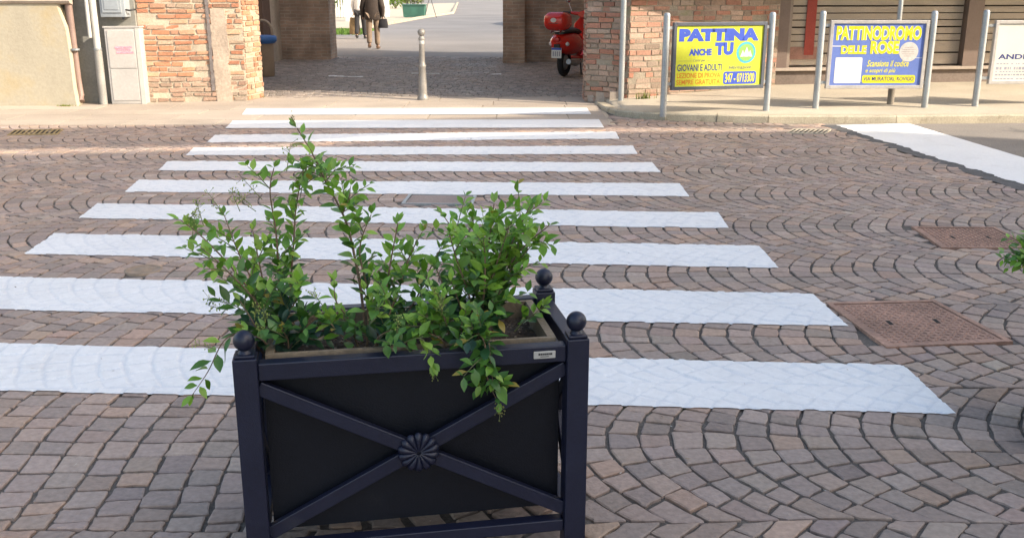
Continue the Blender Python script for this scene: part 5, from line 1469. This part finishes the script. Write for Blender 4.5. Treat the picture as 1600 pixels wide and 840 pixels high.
class Shrub:
    def __init__(s): s.L = MB(); s.S = MB(); s.F = []
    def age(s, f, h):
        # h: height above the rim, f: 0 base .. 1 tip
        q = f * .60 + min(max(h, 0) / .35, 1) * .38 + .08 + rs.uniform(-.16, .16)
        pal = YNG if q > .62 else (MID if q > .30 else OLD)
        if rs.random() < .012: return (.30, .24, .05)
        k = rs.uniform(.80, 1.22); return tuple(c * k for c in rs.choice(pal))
    def stem(s, pts, r0=.004, gap=.024, L=(.040, .056), start=.1, twig=.35, young=0.0, curlr=True, bare=0.0):
        P = smooth([Vector(p) for p in pts])
        n = len(P)
        s.S.tube(P, [r0 * (1 - .7 * i / (n - 1)) for i in range(n)], 6, (0.16, .105, .065) if young < .3 else (.14, .16, .06))
        ln = [0]
        for i in range(1, n): ln.append(ln[-1] + (P[i] - P[i - 1]).length)
        T = ln[-1]; d = T * start; ang = rs.uniform(0, 6.28)
        while d < T:
            i = max(1, next((k for k in range(n) if ln[k] >= d), n - 1)); f = d / T
            p = P[i - 1].lerp(P[i], (d - ln[i - 1]) / max(1e-6, ln[i] - ln[i - 1])); tg = (P[i] - P[i - 1]).normalized()
            a = tg.orthogonal().normalized(); a.rotate(Matrix.Rotation(ang, 3, tg))
            if rs.random() > bare:
                for sg in (1, -1):
                    if rs.random() < .10: continue
                    dr = (a * sg * rs.uniform(.75, 1.1) + tg * rs.uniform(.35, .95) + Vector((0, 0, rs.uniform(-.15, .30))) + Vector([rs.uniform(-.2, .2) for _ in range(3)]))
                    ll = rs.uniform(*L) * (1 - .40 * max(0, f - .7) / .3)
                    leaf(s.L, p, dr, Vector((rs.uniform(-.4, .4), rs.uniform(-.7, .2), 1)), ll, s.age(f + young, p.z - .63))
            if rs.random() < twig and f < .93:
                dr = (a * rs.choice((1, -1)) + tg * rs.uniform(.5, 1.1) + Vector((0, 0, .25))).normalized() * rs.uniform(.05, .12)
                s.twig(p, dr, min(1, f + .15 + young), L)
            ang += PI / 2 + rs.uniform(-.3, .3); d += gap * .84 * rs.uniform(.7, 1.3)
        tip = P[-1]; tg = (P[-1] - P[-2]).normalized()
        for k in range(3): leaf(s.L, tip, tg + Vector([rs.uniform(-.45, .45) for _ in range(3)]), Vector((0, -.3, 1)), L[0] * rs.uniform(.5, .85), s.age(1, .4))
    def twig(s, p, d, f, L, n=3):
        P = [p, p + d * .5 + Vector((0, 0, .004)), p + d]
        s.S.tube(P, [.0018, .0014, .0008], 5, (.13, .14, .06))
        ang = rs.uniform(0, 6.28); tg = d.normalized()
        for k in range(n + 1):
            q = p + d * (.3 + .7 * k / n); a = tg.orthogonal().normalized(); a.rotate(Matrix.Rotation(ang, 3, tg)); ang += PI / 2
            for sg in (1, -1):
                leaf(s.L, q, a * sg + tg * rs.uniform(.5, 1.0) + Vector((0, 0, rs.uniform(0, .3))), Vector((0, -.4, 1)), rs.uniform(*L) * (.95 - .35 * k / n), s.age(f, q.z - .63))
    def panicle(s, p, d, ln=.09, n=22, col=(.34, .42, .13)):
        d = d.normalized(); F = MB(); s.F.append(F)
        F.tube([p, p + d * ln], [.0013, .0006], 5, (.17, .20, .07))
        for k in range(n):
            q = p + d * ln * rs.uniform(.25, 1.05); o_ = d.orthogonal().normalized(); o_.rotate(Matrix.Rotation(rs.uniform(0, 6.28), 3, d))
            e = q + o_ * ln * rs.uniform(.08, .30) + d * rs.uniform(0, .015)
            F.tube([p + d * min((q - p).length, ln), e], .0005, 3, (.17, .20, .07), False)
            F.ball(e, rs.uniform(.0012, .0022), col, 1.3, 4)
    def build(s, label, group):
        zmin = .595
        o = thing('shrub', label, 'shrub', (PC.x, PC.y, zmin), 0, group)
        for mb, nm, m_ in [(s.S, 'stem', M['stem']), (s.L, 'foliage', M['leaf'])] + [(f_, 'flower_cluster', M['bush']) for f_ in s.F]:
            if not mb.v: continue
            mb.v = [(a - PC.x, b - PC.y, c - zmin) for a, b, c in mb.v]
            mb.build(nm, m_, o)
        return o
def pp(*pts):
    """stem through photo points, each (px, py, Y)"""
    return [at(*p) for p in pts]
GRP = 'shrubs in the navy planter'
# left shrub
A = Shrub()
A.stem(pp((428, 548, 2.60), (405, 480, 2.58), (368, 425, 2.57), (318, 372, 2.56), (281, 343, 2.56)), .0042, .031, (.036, .050), .22, .20, .1)
A.stem(pp((432, 545, 2.63), (410, 470, 2.62), (375, 400, 2.63), (350, 335, 2.65)), .004, .034, (.034, .046), .25, .25, .15)
A.stem(pp((430, 545, 2.58), (402, 475, 2.54), (352, 420, 2.52), (312, 385, 2.50)), .0036, .034, (.036, .048), .25, .3, .1)
A.stem(pp((440, 546, 2.66), (436, 460, 2.68), (432, 370, 2.70), (422, 300, 2.70), (428, 262, 2.70)), .0042, .030, (.036, .048), .22, .20, .1)
A.stem(pp((446, 546, 2.66), (452, 470, 2.70), (458, 390, 2.72), (463, 320, 2.73), (474, 268, 2.73)), .0042, .031, (.036, .050), .22, .30, .1)
A.stem(pp((436, 548, 2.62), (420, 480, 2.64), (405, 410, 2.66), (395, 360, 2.66)), .0036, .034, (.034, .046), .25, .3, .1)
A.stem(pp((412, 552, 2.52), (380, 522, 2.48), (350, 532, 2.44), (325, 580, 2.42), (300, 617, 2.40)), .0028, .030, (.040, .055), .25, .0, .25)
A.stem(pp((440, 550, 2.56), (440, 510, 2.55), (462, 470, 2.56), (470, 445, 2.56)), .0036, .026, (.045, .06), .1, .3, -.3)
A.stem(pp((425, 552, 2.53), (405, 520, 2.50), (388, 490, 2.50), (375, 470, 2.52)), .0036, .026, (.045, .062), .1, .3, -.35)
A.stem(pp((455, 550, 2.54), (470, 520, 2.52), (490, 500, 2.52), (505, 492, 2.52)), .0034, .026, (.045, .06), .1, .3, -.3)
A.stem(pp((430, 556, 2.50), (415, 535, 2.47), (400, 525, 2.46), (385, 520, 2.45)), .003, .026, (.045, .06), .1, .2, -.2)
A.stem(pp((450, 552, 2.50), (450, 530, 2.48), (440, 515, 2.47)), .003, .018, (.04, .055), .1, .3, -.2)
for q, d in (((352, 338, 2.65), (-.5, 0, .8)), ((375, 330, 2.66), (-.3, 0, .9)), ((390, 318, 2.66), (-.6, 0, .5)), ((400, 330, 2.66), (-.7, 0, .5)), ((410, 312, 2.68), (-.5, 0, .6)), ((300, 372, 2.56), (.2, 0, .9)), ((290, 350, 2.56), (.6, 0, .7)), ((318, 352, 2.56), (-.2, 0, 1)), ((366, 478, 2.55), (-.8, 0, .3)), ((356, 484, 2.54), (-.8, 0, .2)), ((338, 545, 2.43), (-.8, 0, .2)), ((448, 268, 2.7), (.2, 0, 1))):
    A.panicle(at(*q), Vector(d), rs.uniform(.05, .085), 16)
for q in ((398, 500, 2.45), (405, 525, 2.44), (412, 508, 2.46)): A.panicle(at(*q), Vector((.2, -.3, .8)), .05, 26, (.26, .32, .08))
# middle shrub with the tall arching shoot
B = Shrub()
B.stem(pp((570, 538, 2.66), (566, 470, 2.70), (556, 410, 2.72), (540, 345, 2.74), (510, 285, 2.76), (488, 240, 2.77), (464, 200, 2.78)), .0052, .027, (.042, .058), .26, .22, .08)
B.stem(pp((505, 285, 2.76), (494, 262, 2.75), (478, 262, 2.74), (460, 285, 2.73)), .0022, .029, (.036, .05), .1, .2, .1)
B.stem(pp((505, 288, 2.76), (518, 272, 2.75), (525, 262, 2.75)), .0018, .025, (.03, .042), .1, .2, .2)
B.stem(pp((535, 335, 2.74), (545, 310, 2.72), (548, 290, 2.72)), .002, .025, (.032, .045), .1, .3, .2)
B.stem(pp((574, 538, 2.68), (575, 460, 2.70), (562, 390, 2.70), (580, 335, 2.70)), .004, .029, (.038, .054), .2, .35, .1)
B.stem(pp((585, 540, 2.66), (600, 470, 2.66), (612, 400, 2.66), (622, 348, 2.66)), .004, .029, (.036, .052), .18, .22, .15)
B.stem(pp((590, 540, 2.66), (620, 460, 2.68), (640, 400, 2.70), (660, 362, 2.70)), .0038, .029, (.036, .05), .18, .2, .15)
B.stem(pp((600, 540, 2.66), (648, 470, 2.70), (672, 420, 2.72), (690, 385, 2.72)), .0036, .029, (.038, .052), .18, .4, -.05)
B.stem(pp((560, 545, 2.58), (545, 500, 2.56), (525, 470, 2.55), (522, 440, 2.55)), .0034, .025, (.036, .05), .15, .22, .25)
B.stem(pp((560, 548, 2.55), (530, 520, 2.52), (512, 500, 2.50)), .003, .025, (.036, .05), .15, .22, .25)
B.stem(pp((572, 548, 2.55), (575, 500, 2.52), (570, 455, 2.52)), .0034, .025, (.038, .052), .12, .22, .15)
B.stem(pp((585, 548, 2.55), (605, 500, 2.52), (618, 462, 2.52)), .0034, .025, (.038, .052), .12, .22, .15)
B.stem(pp((595, 548, 2.54), (625, 520, 2.50), (648, 500, 2.49)), .0034, .025, (.042, .056), .1, .4, -.1)
B.stem(pp((585, 552, 2.50), (590, 528, 2.47), (610, 515, 2.45)), .003, .018, (.04, .058), .1, .3, -.2)
B.stem(pp((610, 552, 2.50), (632, 535, 2.46), (655, 528, 2.44), (668, 540, 2.43), (676, 565, 2.42)), .0026, .025, (.036, .05), .3, .1, .3)
B.panicle(at(676, 562, 2.42), Vector((.1, 0, -1)), .045, 20, (.20, .22, .06)); B.panicle(at(505, 478, 2.50), Vector((-.4, 0, .6)), .05, 20); B.panicle(at(620, 520, 2.44), Vector((.1, 0, .8)), .04, 16)
B.panicle(at(462, 198, 2.78), Vector((-.3, 0, 1)), .03, 8, (.25, .22, .10)); B.panicle(at(497, 262, 2.75), Vector((-.5, 0, .7)), .04, 10)
# right shrub
D = Shrub()
for pts in (((735, 535, 2.72), (740, 460, 2.74), (725, 390, 2.75), (692, 335, 2.75)),
            ((738, 535, 2.72), (745, 450, 2.74), (742, 380, 2.74), (738, 330, 2.74)),
            ((742, 535, 2.70), (755, 450, 2.70), (765, 370, 2.69), (772, 318, 2.68)),
            ((745, 535, 2.70), (775, 450, 2.68), (800, 380, 2.66), (828, 322, 2.65)),
            ((748, 535, 2.70), (772, 460, 2.68), (810, 395, 2.66), (858, 352, 2.64)),
            ((748, 535, 2.72), (775, 470, 2.76), (790, 400, 2.78), (800, 345, 2.78)),
            ((744, 535, 2.68), (760, 460, 2.64), (780, 400, 2.62), (795, 355, 2.60)),
            ((740, 535, 2.66), (735, 470, 2.62), (715, 410, 2.60), (702, 365, 2.60)),
            ((744, 535, 2.66), (755, 470, 2.61), (758, 410, 2.59), (755, 372, 2.58)),
            ((746, 535, 2.68), (768, 470, 2.66), (800, 420, 2.65), (838, 375, 2.64))):
    D.stem(pp(*pts), .0042, .023, (.036, .052), .34, .38, .1)
for pts in (((735, 540, 2.66), (705, 480, 2.64), (690, 440, 2.63), (680, 415, 2.63)), ((738, 540, 2.64), (720, 480, 2.60), (705, 440, 2.58)), ((742, 540, 2.66), (760, 490, 2.62), (775, 455, 2.60)), ((746, 540, 2.68), (768, 490, 2.66), (782, 450, 2.66))):
    D.stem(pp(*pts), .0038, .024, (.045, .058), .25, .25, -.35)
for pts, yg in ((((705, 545, 2.54), (700, 515, 2.50), (690, 480, 2.48), (698, 458, 2.48)), .25), (((700, 545, 2.54), (680, 520, 2.50), (665, 490, 2.49)), .15), (((712, 545, 2.54), (720, 510, 2.50), (728, 485, 2.50)), .1), (((720, 548, 2.52), (735, 525, 2.48), (752, 520, 2.46)), -.2), (((700, 550, 2.50), (690, 530, 2.47), (670, 520, 2.46)), .0)):
    D.stem(pp(*pts), .0032, .022, (.040, .056), .15, .4, yg)
D.stem(pp((735, 540, 2.52), (748, 522, 2.46), (758, 540, 2.42), (757, 570, 2.41), (765, 600, 2.405), (778, 628, 2.40)), .0028, .0165, (.040, .056), .25, .1, -.1)
D.stem(pp((745, 540, 2.50), (762, 530, 2.44), (766, 560, 2.41), (770, 595, 2.40)), .0022, .018, (.036, .05), .25, .1, .05)
D.stem(pp((790, 535, 2.72), (815, 505, 2.72), (835, 490, 2.70), (850, 478, 2.70)), .0026, .022, (.036, .05), .4, .1, .3)
D.panicle(at(778, 622, 2.40), Vector((.1, 0, -1)), .05, 22, (.20, .20, .06)); D.panicle(at(690, 492, 2.47), Vector((0, -.3, .6)), .05, 26, (.25, .30, .08)); D.panicle(at(690, 470, 2.47), Vector((-.3, -.3, .6)), .04, 18, (.25, .30, .08))
# one yellowed leaf
leaf(D.L, at(752, 492, 2.52), Vector((.3, -.2, .2)), Vector((0, -.5, 1)), .03, (.55, .36, .03))
sa = A.build('loose twiggy shrub with tiny flower buds at the left end of the navy planter', GRP)
sb_ = B.build('shrub with the tallest arching shoot in the middle of the navy planter', GRP)
sd = D.build('dense bushy shrub at the right end of the navy planter, sprig trailing over the front', GRP)
# shrub of the second planter
E2 = Shrub()
c0 = pl2.location
for k in range(9):
    x = c0.x + rs.uniform(-.1, .25); y = c0.y + rs.uniform(-.1, .1)
    b = Vector((x, y, .59)); tp_ = b + Vector((rs.uniform(-.05, .15), rs.uniform(-.12, .1), rs.uniform(.25, .5)))
    E2.stem([b, b.lerp(tp_, .5) + Vector((rs.uniform(-.03, .03), 0, .02)), tp_], .004, .02, (.04, .055), .15, .4, .1)
e_ = at(1612, 398, 3.46)
for dz, dx in ((0, 0), (.035, .035), (-.03, .04), (.01, .05), (.03, .07), (-.005, .02)):
    E2.stem([Vector((c0.x - .30, c0.y - .02, .60)), Vector((c0.x - .40, 3.47, e_.z - .01 + dz * .6)), e_ + Vector((dx, rs.uniform(-.03, .03), dz))], .003, .013, (.040, .055), .2, .5, .2)
E2.build('leafy shrub in the second planter, its leaves poking in at the right edge', GRP)

# ------------------------------------------------------------------ weeds along the wall feet
for i, (px, py, h, lab) in enumerate(((243, 157, .07, 'yellow green weed tuft at the foot of the left brick wall beside the cabinet'), (258, 155, .05, 'low weed patch under the left brick wall'),
                                      (1008, 154, .10, 'dry grassy weed tuft at the foot of the right brick wall'), (1095, 143, .06, 'small weed under the yellow poster by the brick wall'),
                                      (400, 152, .04, 'tiny weed at the corner of the left pier'), (104, 166, .03, 'tiny weed at the foot of the plastered wall'))):
    p = gp(px, py) if px < 900 else onsw(px, py)
    mb = MB()
    for _ in range(70):
        x = rs.gauss(0, .06); y = rs.uniform(-.03, .02); a = rs.uniform(0, 6.28); hh = h * rs.uniform(.4, 1.3); k = rs.uniform(.7, 1.3)
        mb.add([(x - .006 * math.cos(a), y - .006 * math.sin(a), -.005), (x + .006 * math.cos(a), y + .006 * math.sin(a), -.005), (x + rs.gauss(0, .02), y + rs.gauss(0, .02), hh)], [(0, 1, 2)], (0.17 * k, 0.19 * k, 0.04 * k))
    o = mb.build('weed_tuft', M['grass']); o.location = (p.x, p.y - .02, p.z)
    tag(o, lab, 'weed', 'weeds along the walls')

# ------------------------------------------------------------------ tiny dry bits lying on the setts
mb = MB()
for _ in range(130):
    x = rs.uniform(-3.2, 3.0); y = rs.uniform(2.2, 7.5)
    if abs(x - PC.x) < .5 and abs(y - PC.y) < .3: continue
    h = bvh.ray_cast(Vector((x, y, .3)), Vector((0, 0, -1)))
    z = (h[0].z if h[0] else -.01) + .006
    a = rs.uniform(0, 6.28); l = rs.uniform(.004, .014); w_ = rs.uniform(.0015, .004)
    u = Vector((math.cos(a), math.sin(a), 0)); v = Vector((-u.y, u.x, 0)); p = Vector((x, y, z))
    mb.add([p - u * l, p + v * w_, p + u * l + Vector((0, 0, .002)), p - v * w_], [(0, 1, 2, 3)], rs.choice(((.45, .40, .33), (.24, .17, .09), (.14, .10, .06), (.55, .52, .47))))
tag(mb.build('litter_bits', M['stem']), 'tiny dry bits of leaf and grit scattered over the cobbles', 'litter', None, 'stuff')
